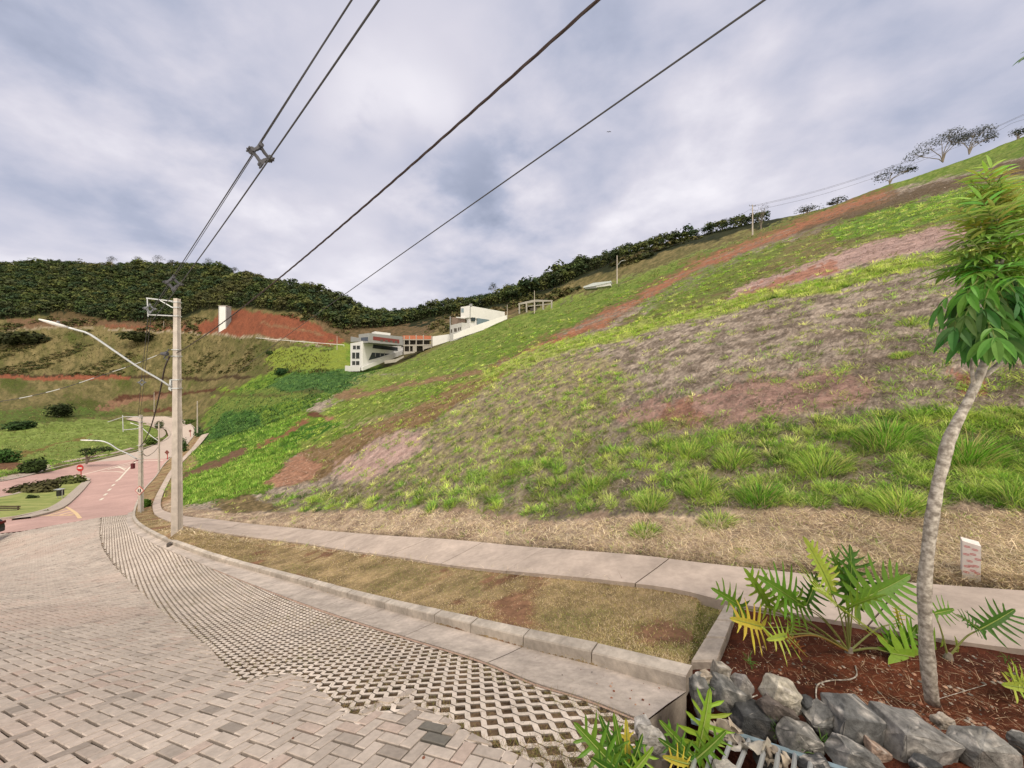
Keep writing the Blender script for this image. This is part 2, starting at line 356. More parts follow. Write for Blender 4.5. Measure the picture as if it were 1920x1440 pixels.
def pw(poly, soft=6, edge=10):     # ragged inside-weight of a polygon
    ins = inpoly(wx, wy, poly); xs = [p[0] for p in poly]; ys = [p[1] for p in poly]
    w = np.zeros(PX.shape); m = (wx > min(xs)-40)&(wx < max(xs)+40)&(wy > min(ys)-40)&(wy < max(ys)+40)&vis
    d = dseg(wx[m], wy[m], list(poly)+[poly[0]]); sg = np.where(ins[m], d, -d); w[m] = sstep(-soft*1.6, soft*1.6, sg); return rag(w)
def lw(line, width, soft=None):    # ragged weight of a band
    soft = soft or width*.5; xs = [p[0] for p in line]; ys = [p[1] for p in line]; w = np.zeros(PX.shape)
    m = (wx > min(xs)-90)&(wx < max(xs)+90)&(wy > min(ys)-90)&(wy < max(ys)+90)&vis
    w[m] = 1-sstep(width-soft, width+soft*1.2, dseg(wx[m], wy[m], line)); return rag(w)
green = np.zeros(PX.shape)
def gr(w, c, g): 
    over(w, c); global green; w = np.clip(w,0,1); green = green*(1-w)+g*w
def gmix(a, b, n): t = sstep(-.45, .45, n)[...,None]; return a*(1-t)+b*t
# far left hillside, scrub
gr(np.ones(PX.shape), gmix(C(106,102,64), C(136,124,86), nr3+.6*nr4), .25)
gr(sstep(-.1,.5,nr1+.5*nr4)*(PX < 700), C(84,92,44), .35)
# forest floor
FOREST_L = [(-500,480),(-500,592),(0,600),(130,590),(230,605),(330,600),(380,580),(470,578),(560,590),(650,622),(740,618),(800,606),(900,585),(960,575),(1100,520),(1250,470),(1420,430),(1700,380),(2400,200),(2400,-200),(900,-200),(300,400)]
gr(pw(FOREST_L, 4), gmix(C(36,44,26), C(54,58,34), nr3), .1)
gr(pw([(98,588),(130,580),(150,588),(180,600),(120,606),(80,600)], 6), C(98,84,58), .1)
gr(pw([(20,600),(200,600),(360,604),(360,616),(200,612),(0,616)], 3), C(120,96,74), .1)
gr(pw([(560,585),(650,600),(760,612),(900,590),(980,575),(930,600),(840,606),(780,632),(650,640),(600,612)], 4), gmix(C(96,86,60), C(120,100,76), nr4), .1)
gr(pw([(365,612),(398,594),(440,583),(520,590),(600,612),(657,642),(640,647),(560,641),(480,631),(420,626),(375,623)], 3), gmix(C(158,96,72), C(124,76,58), nr4+.3*nr3), 0)
gr(lw([(490,612),(540,618),(600,626)], 2, 2)*.8, C(140,110,84), 0)
gr(lw([(200,611),(300,614),(372,619)], 3.2, 2)*.85, C(136,88,68), 0)
gr(lw([(-400,616),(0,617),(110,615),(170,616)], 1.5, 1.5)*.7, C(165,150,128), 0)
gr(lw([(200,617),(300,621),(420,627),(500,636),(640,652)], 1.4, 1.2), C(172,158,138), 0)
gr(lw([(-300,704),(0,702),(120,701),(200,704),(260,709),(330,711),(470,707)], 2.2, 2)*.9, C(66,50,36), 0)
gr(lw([(-300,708),(30,707),(80,706),(160,706),(245,710)], 3.6, 2), C(146,90,68), 0)
gr(lw([(183,774),(200,764),(222,755),(255,748),(300,744)], 4.4, 2.5), C(144,112,90), 0)
gr(lw([(215,752),(260,742),(330,737),(400,735),(470,730)], 2.6, 2), C(94,64,48), 0)
gr(lw([(270,770),(330,768)], 3, 2), C(104,72,54), 0)
# meadow by the road
MEAD = [(-500,830),(-80,812),(0,806),(60,797),(120,787),(235,782),(262,790),(292,797),(312,806),(316,817),(300,829),(212,853),(92,876),(0,896),(-500,960)]
gr(pw(MEAD, 3), gmix(C(128,148,72), C(150,168,92), nr3+.5*nr4), .8)
gr(pw([(-300,800),(0,770),(120,760),(200,766),(260,775),(180,780),(60,795),(-100,812)], 5)*.8, gmix(C(104,112,58), C(96,124,56), nr4), .6)
gr(lw([(0,860),(60,848),(120,832),(165,818)], 2.5, 3)*.8, C(126,96,62), .1)
gr(pw([(-100,872),(0,868),(45,866),(45,880),(-100,892)], 3), C(126,94,72), 0)
# right of the road: the green flank
gr(pw([(322,880),(345,846),(383,805),(395,765),(420,735),(500,700),(560,650),(656,640),(720,690),(850,650),(960,690),(900,715),(850,745),(760,775),(690,805),(620,835),(560,852),(530,872),(508,912),(500,940),(480,968),(300,960),(305,915)], 5), gmix(C(100,136,46), C(138,164,64), nr3+.6*nr4), 1)
gr(pw([(385,800),(420,745),(520,720),(620,735),(560,750),(470,765),(430,790)], 6)*.7, C(128,140,74), .7)
gr(pw([(500,700),(520,652),(656,648),(656,690),(560,695)], 4), gmix(C(160,176,72), C(132,150,66), nr4), .6)
gr(pw([(510,712),(560,697),(650,693),(700,703),(640,735),(560,738),(500,728)], 5), gmix(C(66,108,56), C(92,128,66), nr4), 1)
gr(pw([(395,795),(430,772),(470,765),(500,790),(450,810),(400,825),(380,830)], 5), gmix(C(62,108,48), C(88,128,54), nr4), 1)
gr(pw([(350,850),(420,820),(500,800),(560,795),(470,838),(400,865),(350,885)], 5)*.8, gmix(C(86,130,48), C(118,154,58), nr4), 1)
gr(pw([(355,905),(420,880),(500,855),(540,850),(520,885),(480,905),(430,925),(360,940)], 5)*.8, gmix(C(128,160,54), C(156,180,78), nr4), 1)
gr(pw([(560,800),(640,795),(620,820),(545,850),(520,840)], 4)*.9, C(66,118,38), 1)
gr(lw([(333,906),(380,880),(425,862),(460,843)], 6.5, 4), gmix(C(134,104,86), C(110,86,66), nr4), 0)
gr(lw([(488,836),(540,812),(578,790)], 4.5, 3), C(142,100,76), 0)
gr(lw([(575,775),(610,780),(640,772)], 5, 3), C(108,74,56), 0)
gr(lw([(615,788),(650,772),(697,756)], 6.5, 3), C(170,118,104), 0)
gr(lw([(660,795),(700,780)], 5, 3), C(160,116,96), .1)
gr(lw([(400,742),(520,741),(600,735)], 3, 3)*.7, C(88,82,50), .2)
# the big slope
tall = pw([(1980,240),(1700,322),(1411,437),(1157,528),(950,597),(845,642),(700,700),(640,735),(560,768),(700,790),(640,830),(560,852),(535,870),(500,930),(345,952),(390,973),(600,998),(880,1018),(1120,1040),(1500,1082),(1920,1112),(2400,1150),(2400,100)], 3)
gr(tall, gmix(C(138,126,114), C(186,172,158), n08*.6+nr4+.3*n3), .12)
gr(pw([(640,735),(700,702),(850,690),(1000,676),(930,722),(850,747),(760,777),(690,806),(620,836),(560,853),(540,850),(640,800),(600,775)], 8), gmix(C(120,144,58), C(148,164,84), nr3+.6*nr4), .8)
gr(pw([(1400,560),(1600,500),(2000,440),(2400,420),(2400,800),(1700,790),(1300,760),(1100,700),(1200,640)], 20)*.7, gmix(C(136,122,110), C(176,162,150), nr4+n08), .08)
gr(pw([(650,800),(760,770),(860,740),(960,690),(1100,660),(1180,700),(1150,800),(1050,860),(900,900),(760,930),(600,940),(700,890),(800,850),(780,810)], 16)*sstep(-.35,.3,nr4+.5*nr3+.2), gmix(C(146,130,110), C(168,160,120), nr4), .4)
gr(pw([(2500,60),(1700,322),(1411,437),(1157,528),(950,597),(845,642),(700,700),(900,690),(1000,655),(1100,600),(1200,555),(1300,498),(1430,448),(1660,360),(1920,300),(2500,120)], 5), gmix(C(112,142,54), C(142,158,78), nr3+.6*nr4), .9)
gr(pw([(950,690),(1100,640),(1250,560),(1400,480),(1600,410),(1800,370),(2400,230),(2400,400),(1900,430),(1700,450),(1500,520),(1380,560),(1250,598),(1100,640),(1000,680)], 8), gmix(C(128,136,76), C(128,108,82), lnst+.8*nr4), .5)
gr(pw([(1200,560),(1290,510),(1420,470),(1470,455),(1440,500),(1380,540),(1300,560),(1200,600)], 9)*sstep(-.4,.2,nr4), C(128,152,64), .9)
gr(pw([(1560,430),(1640,395),(1760,370),(1900,340),(2300,280),(2300,330),(1800,410),(1640,440),(1570,455)], 9)*sstep(-.5,.1,nr4+.2), gmix(C(104,146,56), C(136,170,70), nr4), .95)
gr(lw([(2300,210),(1920,316),(1800,346),(1700,372),(1600,400),(1500,430)], 11, 8)*.85, gmix(C(108,90,62), C(84,70,52), nr4), .15)
gr(lw([(1665,362),(1560,398),(1430,448),(1300,500),(1200,560),(1100,612),(1000,660),(930,695)], 13, 11)*sstep(-.5,.3,lnst+nr4*.9+.1), gmix(C(140,108,82), C(122,98,72), nr4), .15)
gr(lw([(1655,365),(1560,400),(1430,452),(1300,504),(1200,563),(1100,614),(1000,662),(930,695)], 7, 6)*sstep(-.4,.3,nr4+.6*lnst+.1), gmix(C(196,132,100), C(158,106,82), nr4+.5*lnst), .12)
gr(lw([(900,702),(830,712),(760,724),(700,735),(640,742)], 6, 5)*.9, gmix(C(164,128,104), C(124,100,78), nr4+.5*lnst), .25)
gr(lw([(1900,418),(1800,436),(1700,462),(1600,484),(1520,512),(1450,534),(1385,558)], 17, 8), gmix(C(198,170,164), C(170,142,134), nr4+.4*lnst), 0)
gr(lw([(1560,500),(1500,518),(1440,542),(1385,560)], 8, 6)*.8, C(176,122,100), 0)
gr(lw([(2300,430),(1920,470),(1750,492),(1650,508),(1550,540),(1450,553),(1350,582),(1250,602),(1150,632),(1050,652),(950,692),(900,722),(840,750)], 11, 8)*sstep(-.5,.2,nr4+.2), gmix(C(166,184,80), C(184,196,108), nr4), .9)
gr(pw([(1140,790),(1230,748),(1300,752),(1400,722),(1560,700),(1660,716),(1620,762),(1480,784),(1400,806),(1320,818),(1220,812)], 16)*sstep(-.55,.25,nr4+.6*nr3+.25), gmix(C(186,152,142), C(158,128,118), nr4+.5*n08), 0)
gr(pw([(1225,800),(1250,760),(1290,750),(1330,790),(1290,812)], 9)*.8, C(160,118,100), 0)
gr(pw([(1780,700),(1840,715),(1850,750),(1800,750)], 8)*.7, C(178,104,84), 0)
gr(pw([(540,872),(565,850),(640,822),(760,772),(830,740),(900,715),(960,700),(860,760),(800,800),(740,812),(640,870),(590,905),(540,912)], 7), gmix(C(160,134,100), C(122,100,70), nr4+.5*lnst), .3)
gr(pw([(610,888),(680,852),(740,812),(790,815),(786,850),(722,888),(650,908)], 9), gmix(C(212,184,176), C(184,154,146), nr4), 0)
gr(pw([(500,914),(536,872),(566,852),(600,872),(584,900),(540,915)], 4), gmix(C(190,146,122), C(156,116,94), nr4), 0)
# foot of the slope
STRAW = [(345,953),(420,962),(520,966),(660,962),(760,958),(900,965),(1000,985),(1100,978),(1200,970),(1300,975),(1420,960),(1600,962),(1920,962),(2400,965),(2400,1200),(1500,1130),(900,1070),(300,1000),(295,950),(315,925)]
gr(pw([(500,935),(620,918),(760,905),(900,890),(1000,850),(1200,800),(2400,760),(2400,980),(1000,1000),(660,975),(480,970)], 10)*sstep(-.3,.3,nr4+n08*.5), gmix(C(138,142,80), C(122,116,84), n08), .6)
gr(pw(STRAW, 5), gmix(C(214,192,168), C(160,138,120), n08+nr4*.6+n02*.3), .03)
gr(pw([(395,950),(430,938),(470,928),(490,945),(520,962),(420,966)], 5), gmix(C(112,100,70), C(142,124,92), nr4), .2)
gr(pw([(1500,1000),(1900,965),(2400,960),(2400,1120),(1900,1090),(1600,1070)], 12)*.75, gmix(C(186,162,140), C(136,114,96), n08+n02*.5), .03)
gr(lw([(296,960),(312,925),(340,880),(358,862)], 9, 5)*.7, gmix(C(188,160,128), C(150,110,80), nr4), .1)
# planting strip, bed, joints
gr(strip_m*1.0, gmix(C(188,164,126), C(154,134,100), n08+n02*.5), .3)
gr(strip_m*sstep(.16,.42,fbm(TX*1.1,TY*1.1,31,4)), C(152,116,92), 0)
gr((walk_m|gut_m)*1.0, C(150,134,116), 0)
gr(inpoly(PX, PY, [(1190,1300),(1300,1285),(1420,1330),(2300,1450),(2300,1700),(1050,1700),(1100,1480)])*1.0, C(92,58,42), 0)
gr(bed_m*1.0, gmix(C(118,66,46), C(84,46,34), n08+n02), 0)
gr((grid_m)*1.0, gmix(C(92,74,58), C(128,106,84), n02+nr4), 0)
gr((gray_m & ~grid_m)*1.0, gmix(C(48,40,35), C(66,55,46), n02), 0)
gr((red_m|farg_m)*1.0, C(150,100,90), 0)
# ground relief and steps
far_ = sstep(6, 40, TY)
bump = (n3*.10+n08*.035+n02*.010)*(1-far_) + far_*(n12*.45+n3*.22+n08*.06)*np.clip(TY/60,.6,1.8)
built = (gray_m|grid_m|red_m|farg_m|strip_m|walk_m|gut_m|isle_m)
near_built = strip_m|walk_m|gut_m|grid_m|gray_m
off = np.where(built, 0, bump*np.where(green > .5, 1.2, .8))
off = off*np.where(bed_m, .25, 1)
fade = 1-sstep(40, 80, TY)
# gullies and terraces on the flank: brown streaks sit lower
off = np.where(hill_m & ~built, off + .12*fade, off)
off = np.where(strip_m, .06*fade+(1-fade)*.0, off); off = np.where(walk_m|gut_m, -.06-.002*TY, off)
off = np.where(red_m|farg_m|isle_m, -.10-.004*TY, off)
off = np.where(gray_m, -.024, off); off = np.where(grid_m, -.014+n02*.006, off)
off = np.where(bed_m & ~pit_m, off+.06+.03*n08, off); off = np.where(pit_m, -.55+n08*.05, off)
for _ in range(2):
    o2 = off.copy(); o2[1:-1,1:-1] = (off[1:-1,1:-1]*2+off[:-2,1:-1]+off[2:,1:-1]+off[1:-1,:-2]+off[1:-1,2:])/6; off = o2
TZF = TZ+off
idx = np.arange(NU*NL).reshape(NL, NU)
Fq = np.stack([idx[:-1,:-1], idx[:-1,1:], idx[1:,1:], idx[1:,:-1]], -1).reshape(-1,4)
V = np.stack([TX, TY, TZF], -1).reshape(-1,3)
grass_shade = np.where((green > .5)&~built, np.where(TY > 70, .86, .8), 1.0)  # shade between grass clumps, painted into the ground colour of green areas
fine = grass_shade*1+np.where(built, .12, .34)*nr4+.14*n02+np.where(built, 0, .18)*n08*(1-far_)
M_ground = material('ground cover', attr='col', rough=.95, nscale=9, namp=.32, bump=.12, bscale=4, spec=.1, broad=1.5)
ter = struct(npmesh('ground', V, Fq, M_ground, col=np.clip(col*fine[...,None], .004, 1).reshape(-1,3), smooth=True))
green = np.where(built|bed_m, 0, green)
TWF = TZF/TY
def Hf(x, y):          # final terrain height
    return np.asarray(y)*bil(TWF, np.asarray(x)/np.asarray(y), np.log(y), UU, LL)
def grid_at(G, px, Y): return bil(G, (np.asarray(px)-CX)/F, np.log(Y), UU, LL)
PYF = HY-F*TWF
def thit(px, py):      # sight line against the final terrain
    px = np.asarray(px, float); py = np.asarray(py, float); u = (px-CX)/F; a = np.clip((u-UU[0])/(UU[1]-UU[0]), 0, NU-1.001); i = a.astype(int); out = np.empty((len(px), 3))
    for k in range(0, len(px), 4000):
        s = slice(k, k+4000); P = np.minimum.accumulate(PYF[:, i[s]], axis=0); j = np.clip((P > py[s]).sum(0), 1, NL-1); c = np.arange(P.shape[1])
        p0 = P[j-1,c]; p1 = P[j,c]; f = np.clip((p0-py[s])/np.maximum(p0-p1,1e-9), 0, 1); Y = np.exp(LL[j-1]+(LL[j]-LL[j-1])*f)
        out[s,0] = u[s]*Y; out[s,1] = Y; out[s,2] = -(py[s]-HY)/F*Y
    return out
def T1(px, py): return Vector(thit([px],[py])[0])
def onT(x, y, dz=0): return Vector((x, y, float(Hf(x, y))+dz))

# ================================================================ paved surfaces
M_conc = material('weathered concrete', (.36,.31,.27), nscale=7, namp=.2, bump=.004, bscale=60, rough=.9)
M_walk = material('sidewalk concrete', (.34,.275,.235), nscale=2.2, namp=.2, bump=.003, bscale=70, rough=.9)
M_red = material('red brick road', (.42,.275,.25), nscale=6, namp=.12, broad=.3, bamp=.14, bump=.01, bscale=9, rough=.9)
M_fgray = material('far block road', (.42,.35,.305), nscale=1.5, namp=.12, bump=.01, bscale=9, rough=.9)
M_paint = material('white road paint', (.62,.58,.5), nscale=3, namp=.1, rough=.8)
M_payel = material('cream road paint', (.62,.46,.27), nscale=3, namp=.1, rough=.8)
def resample(poly, step):
    out = []
    for (a, b) in zip(poly, poly[1:]+poly[:1]):
        n = max(1, int(math.hypot(b[0]-a[0], b[1]-a[1])/step))
        out += [(a[0]+(b[0]-a[0])*k/n, a[1]+(b[1]-a[1])*k/n) for k in range(n)]
    return out
def sheet(name, poly, offf, mat, step=6, sx=10, sy=5):
    B = resample(P2(poly), step); bp = hit([p[0] for p in B], [p[1] for p in B])
    q = np.stack([bp[:,0]/bp[:,1]*3, np.log(bp[:,1])], -1)
    gx, gy = np.meshgrid(np.arange(q[:,0].min(), q[:,0].max(), sx/200), np.arange(q[:,1].min(), q[:,1].max(), .02))
    g = np.stack([gx.ravel(), gy.ravel()], -1); g = g[inpoly(g[:,0], g[:,1], q.tolist())]
    pts = [Vector(p) for p in np.vstack([q, g])]; nb = len(q)
    r = delaunay_2d_cdt(pts, [(i,(i+1)%nb) for i in range(nb)], [list(range(nb))], 1, 1e-6)
    vs = np.array([list(v) for v in r[0]]); Y = np.exp(vs[:,1]); X = vs[:,0]/3*Y; o = offf(Y)
    V = np.stack([X, Y, Hs(X, Y)+o], -1)
    return npmesh(name, V, [list(f) for f in r[2]], mat, smooth=True)
struct(sheet('red_road', RED, lambda Y: .0+0*Y, M_red))
struct(sheet('road', FARG, lambda Y: .004+0*Y, M_fgray))
def strip_mesh(name, A, B, n, m, offA, offB, mat, col=None, bump=0):   # surface between two pixel curves
    a = spline(A, n); b = spline(B, n); pa = hit(a[:,0], a[:,1], offA); pb = hit(b[:,0], b[:,1], offB)
    V = []
    for k in range(m+1):
        t = k/m; p = pa*(1-t)+pb*t; p[:,2] = Hs(p[:,0], p[:,1])+offA*(1-t)+offB*t
        if bump: p[:,2] += bump*fbm(p[:,0]*3, p[:,1]*3, 5)
        V.append(p)
    V = np.array(V); ix = np.arange((m+1)*n).reshape(m+1, n)
    return npmesh(name, V.reshape(-1,3), np.stack([ix[:-1,:-1], ix[:-1,1:], ix[1:,1:], ix[1:,:-1]], -1).reshape(-1,4), mat, smooth=True), V
def resw(line, n):           # even world-length resample of a 3D polyline
    line = np.asarray(line); d = np.r_[0, np.cumsum(np.sqrt((np.diff(line, axis=0)**2).sum(1)))]
    t = np.linspace(0, d[-1], n); return np.stack([np.interp(t, d, line[:,k]) for k in range(line.shape[1])], -1), d[-1]
# kerb: separate stones swept along the gutter line
cbp = spline(CB, 400); cw_ = hit(cbp[:,0], cbp[:,1]); 
def perp(line):
    t = np.gradient(line[:,:2], axis=0); t /= np.linalg.norm(t, axis=1)[:,None]+1e-9; return np.stack([t[:,1], -t[:,0]], -1)
kerb = MB(); line, Ltot = resw(cw_, 1400); line[:,2] = Hs(line[:,0], line[:,1]); pr = perp(line)
if pr[10] @ np.array([.6,.8]) < 0: pr = -pr
segL = Ltot/1399; i = 0; rngk = random.Random(3)
while i < 1399:
    near = line[i,1] < 20
    j = min(1399, i+max(2, int((1.0 if near else 3.0)/segL))); dz = rngk.uniform(-.004,.004); dp = rngk.uniform(-.004,.004)
    idxs = np.unique(np.linspace(i, j-(0.0 if not near else 0), max(2, (j-i)//3+1)).astype(int)); g = .006 if near else 0
    prof = [(0,-.05),(0.006,.11),(.014,.124),(.138,.128),(.15,.122),(.152,-.05)]
    w = 1.0; k0 = len(kerb.v); c = rngk.uniform(.92,1.06)
    for q, a in enumerate(idxs):
        p = line[a]; tdir = (line[min(a+1,1399)]-line[max(a-1,0)])[:2]; tdir = tdir/np.linalg.norm(tdir)*(g if q == 0 else -g if q == len(idxs)-1 else 0)
        for (o_, z_) in prof:
            x = p[0]+pr[a,0]*(o_+dp)+tdir[0]; y = p[1]+pr[a,1]*(o_+dp)+tdir[1]; kerb.v.append((x, y, p[2]+z_+dz))
    np_ = len(prof)
    for q in range(len(idxs)-1):
        for e in range(np_-1):
            a = k0+q*np_+e; kerb.f.append([a, a+np_, a+np_+1, a+1]); kerb.c.append((.40*c,.355*c,.31*c))
    kerb.f.append([k0+e for e in range(np_)]); kerb.f.append([k0+(len(idxs)-1)*np_+e for e in range(np_)][::-1]); kerb.c += [(.3,.26,.22)]*2
    i = j
M_kerb = material('kerb concrete', attr='col', nscale=14, namp=.2, bump=.006, bscale=40, rough=.92, broad=2.2, bamp=.28)
struct(kerb.build('kerb', M_kerb, color=True))
# gutter slabs with joints
ga = spline(GO, 300); gb = spline(CB[:11], 300); pa = hit(ga[:,0], ga[:,1]); pb = hit(gb[:,0], gb[:,1])
pa,_ = resw(pa, 600); pb,_ = resw(pb, 600); gut = MB(); i = 0; seg = np.linalg.norm(pb[1]-pb[0])
while i < 599:
    j = min(599, i+int(1.9/seg)); c = rngk.uniform(.92,1.06); k0 = len(gut.v); ids = np.unique(np.linspace(i, j, 12).astype(int))
    for q, a in enumerate(ids):
        e = .0; dd = (pb[min(a+1,599)]-pb[max(a-1,0)]); dd = dd/np.linalg.norm(dd)*(.006 if q == 0 else -.006 if q == len(ids)-1 else 0)
        for t, dz in ((0,-.12),(0,.014),(.5,.006),(1.02,-.002)):
            p = pa[a]*(1-t)+pb[a]*t+dd; gut.v.append((p[0], p[1], float(Hs(p[0], p[1]))+dz))
    for q in range(len(ids)-1):
        for e in range(3):
            a = k0+q*4+e; gut.f.append([a, a+1, a+5, a+4]); gut.c.append((.41*c,.355*c,.315*c))
    i = j
# the cut end of the gutter above the drain
p0, p1 = pa[0], pb[0]
for k, (p, q) in enumerate(((p0, p1),)):
    z0, z1 = float(Hs(p[0],p[1])), float(Hs(q[0],q[1])); gut.add([(p[0],p[1],z0-.5),(q[0],q[1],z1-.5),(q[0],q[1],z1-.004),(p[0],p[1],z0+.01)], [(0,1,2,3)], (.36,.31,.26))
struct(gut.build('gutter', M_kerb, color=True))
# orange brick edging beside the gutter
_e, _ = strip_mesh('gutter_edging', [(x-3.5*(1 if x > 500 else .4), y+2*(1 if x > 500 else .4)) for x, y in GO[:8]], GO[:8], 120, 1, .004, .006, material('brick edging', (.38,.26,.205), nscale=8, namp=.25, bump=.004)); struct(_e)
# sidewalk slabs
PAIR = [((378,815),(392,812)),((360,839),(374,834)),((340,860),(350,858)),((318,884),(329,881)),((300,915),(311,914)),((290,935),(303,934)),((286,950),(302,950)),((293,966),(312,959)),((322,979),(350,968)),((350,986),(400,973)),((400,997),(462,981)),((480,1008),(556,990)),
  ((570,1019),(650,998)),((660,1033),(740,1005)),((747,1044),(828,1010)),((820,1056),(898,1016)),((917,1067),(990,1025)),((1120,1086),(1187,1040)),((1265,1104),(1326,1056)),((1375,1130),(1440,1068)),((1513,1153),(1580,1083)),((1647,1177),(1710,1092)),((1763,1197),(1835,1101)),((1920,1217),(2010,1113)),((2250,1262),(2330,1136)),((2700,1318),(2730,1164))]
def spl_u(P, per=22):
    P = np.array(P, float); Q = np.vstack([2*P[0]-P[1], P, 2*P[-1]-P[-2]]); out = []
    for i in range(len(P)-1):
        for k in range(per): f = k/per; a, b, c, e = Q[i:i+4]; out.append(.5*((2*b)+(-a+c)*f+(2*a-5*b+4*c-e)*f*f+(-a+3*b-3*c+e)*f**3))
    return np.array(out+[P[-1]])
sa = spl_u([p for p, _ in PAIR]); sb = spl_u([q for _, q in PAIR]); pa = hit(sa[:,0], sa[:,1], .12); pb = hit(sb[:,0], sb[:,1], .12); walk = MB(); pairs = list(zip(pa, pb))
acc = 0; start = 0; A = np.array([p for p,_ in pairs]); Bq = np.array([q for _,q in pairs]); dl = np.r_[0, np.cumsum(np.linalg.norm(np.diff(A, axis=0), axis=1))]
Lw = dl[-1]; pos = Lw; cuts = [Lw]
while pos > 0: pos -= 2.5 if (Lw-pos) < 60 else 8; cuts.append(max(pos,0))
def AB(s): return np.array([np.interp(s, dl, A[:,k]) for k in range(3)]), np.array([np.interp(s, dl, Bq[:,k]) for k in range(3)])
for s1, s0 in zip(cuts[:-1], cuts[1:]):
    c = rngk.uniform(.93,1.05); k0 = len(walk.v); m = 10; dz = rngk.uniform(-.004,.006)
    for q in range(m+1):
        s = s0+.008+(s1-s0-.016)*q/m; a, b = AB(s)
        for t, z_ in ((0,-.05),(0,.118),(.0,.12),(.33,.122),(.66,.122),(1,.12),(1,.0)):
            p = a*(1-t)+b*t; wob = .012*(vnoise(np.array([s*3.]), np.array([0.]), 4)[0]-.5)*(t==0); walk.v.append((p[0]+wob, p[1]-wob, float(Hs(p[0],p[1]))+z_+dz))
    for q in range(m):
        for e in range(6):
            a = k0+q*7+e; walk.f.append([a, a+7, a+8, a+1]); walk.c.append((.41*c,.34*c,.295*c))
    walk.f.append([k0+e for e in range(7)]); walk.f.append([k0+m*7+e for e in range(7)][::-1]); walk.c += [(.2,.16,.13)]*2
struct(walk.build('sidewalk', material('sidewalk slabs', attr='col', nscale=9, namp=.12, bump=.003, bscale=60, rough=.93, broad=1.1, bamp=.22), color=True))

# herringbone blocks
blk = MB(); U_ = .0965; A_ang, B_ang = math.radians(67.7), math.radians(157.3)
ea = np.array([math.cos(A_ang), math.sin(A_ang)])*U_; eb = np.array([math.cos(B_ang), math.sin(B_ang)])*U_
gp = hit([p[0] for p in resample(P2(GRAY), 25)], [p[1] for p in resample(P2(GRAY), 25)])
org = np.array([0., 2.6])
GIw = hit(*np.array(spline(GI, 160)).T)[:,:2]
Binv = np.linalg.inv(np.stack([ea, eb], 1)); rr = (gp[:,:2]-org)@Binv.T; lo = np.floor(rr.min(0)).astype(int)-2; hi = np.ceil(rr.max(0)).astype(int)+2
II, JJ = np.meshgrid(np.arange(lo[0], hi[0]), np.arange(lo[1], hi[1])); II = II.ravel(); JJ = JJ.ravel()
m4 = (II-JJ) % 4
BL = []
for kind, sel, sz in (('a', m4 == 0, (2,1)), ('b', m4 == 3, (1,2))):
    i_, j_ = II[sel], JJ[sel]
    if kind == 'b': j_ = j_-0
    BL.append((np.stack([i_, j_], -1), sz))
def blocks():
    T = []; Cc = []
    for ij, sz in BL:
        g = .085; h_ = .045; o = np.array([[g,h_],[sz[0]-g,h_],[sz[0]-g,sz[1]-h_],[g,sz[1]-h_]])
        q = ij[:,None,:]+o[None]; T.append(q)
    return np.vstack(T)
def hb():
    q = blocks(); xy = q@np.stack([ea, eb])+org; c = xy.mean(1); ok = c[:,1] > .75
    xy = xy[ok]; c = c[ok]; z = Hs(c[:,0], c[:,1]); px, py = proj(c[:,0], c[:,1], z)
    cx_, cy_ = proj(xy[...,0], xy[...,1], Hs(xy[...,0], np.maximum(xy[...,1],.3)))
    ins = inpoly(px, py, GRAY) & ~inpoly(px, py, GRID); allin = (inpoly(cx_, cy_, GRAY) & ~inpoly(cx_, cy_, GRID)).all(1)
    ok = (px > -330) & (py < 1640); anyin = (inpoly(cx_, cy_, GRAY) & ~inpoly(cx_, cy_, GRID)).any(1)
    return xy[ok & allin], xy[ok & ~allin & anyin]
full, part = hb()
print('blocks', len(full), len(part))
clipped = []
for q in part:       # cut stones along the edge of the grid pavers
    c = q.mean(0); d = ((GIw-c)**2).sum(1); k = int(np.argmin(d)); a = GIw[max(k-1,0)]; b = GIw[min(k+1,len(GIw)-1)]
    t = (b-a)/np.linalg.norm(b-a); nrm = np.array([t[1], -t[0]])
    s = (GIw[k]-np.array([-30, 5]))@nrm      # block side: towards the carriageway
    if nrm@(np.array([-6.,4.])-GIw[k]) < 0: nrm = -nrm
    out = []
    for e in range(4):
        p, r = q[e], q[(e+1)%4]; dp = (p-GIw[k])@nrm-.008; dr = (r-GIw[k])@nrm-.008
        if dp >= 0: out.append(p)
        if (dp >= 0) != (dr >= 0): out.append(p+(r-p)*dp/(dp-dr))
    if len(out) >= 3:
        P = np.array(out); ar = .5*abs(np.dot(P[:,0], np.roll(P[:,1],1))-np.dot(P[:,1], np.roll(P[:,0],1)))
        if ar > .0025 and ((GIw-P.mean(0))**2).sum(1).min() < .5: clipped.append(P)
n_ = len(full); r3 = np.random.default_rng(5)
cen = full.mean(1, keepdims=True); zoff = r3.normal(0, .0013, (n_,1)); tilt = r3.normal(0, .007, (n_,2))
loc_ = full-cen; jit = r3.normal(0, .0015, (n_,1,2)); loc_ = loc_+jit
def lift(P, extra): return Hs(P[...,0], P[...,1])+extra
top = cen+loc_*.92; mid = cen+loc_; ex = (loc_*tilt[:,None,:]).sum(-1)+zoff
Vt = np.concatenate([np.concatenate([top, (lift(top, .004+ex))[...,None]], -1), np.concatenate([mid, (lift(mid, -.001+ex))[...,None]], -1), np.concatenate([mid, (lift(mid, -.03+ex))[...,None]], -1)], 1)
base = (np.arange(n_)*12)[:,None,None]
ft = np.array([[0,1,2,3]]+[[4+e,4+(e+1)%4,(e+1)%4,e] for e in range(4)]+[[8+e,8+(e+1)%4,4+(e+1)%4,4+e] for e in range(4)])
Fb = (base+ft[None]).reshape(-1,4)
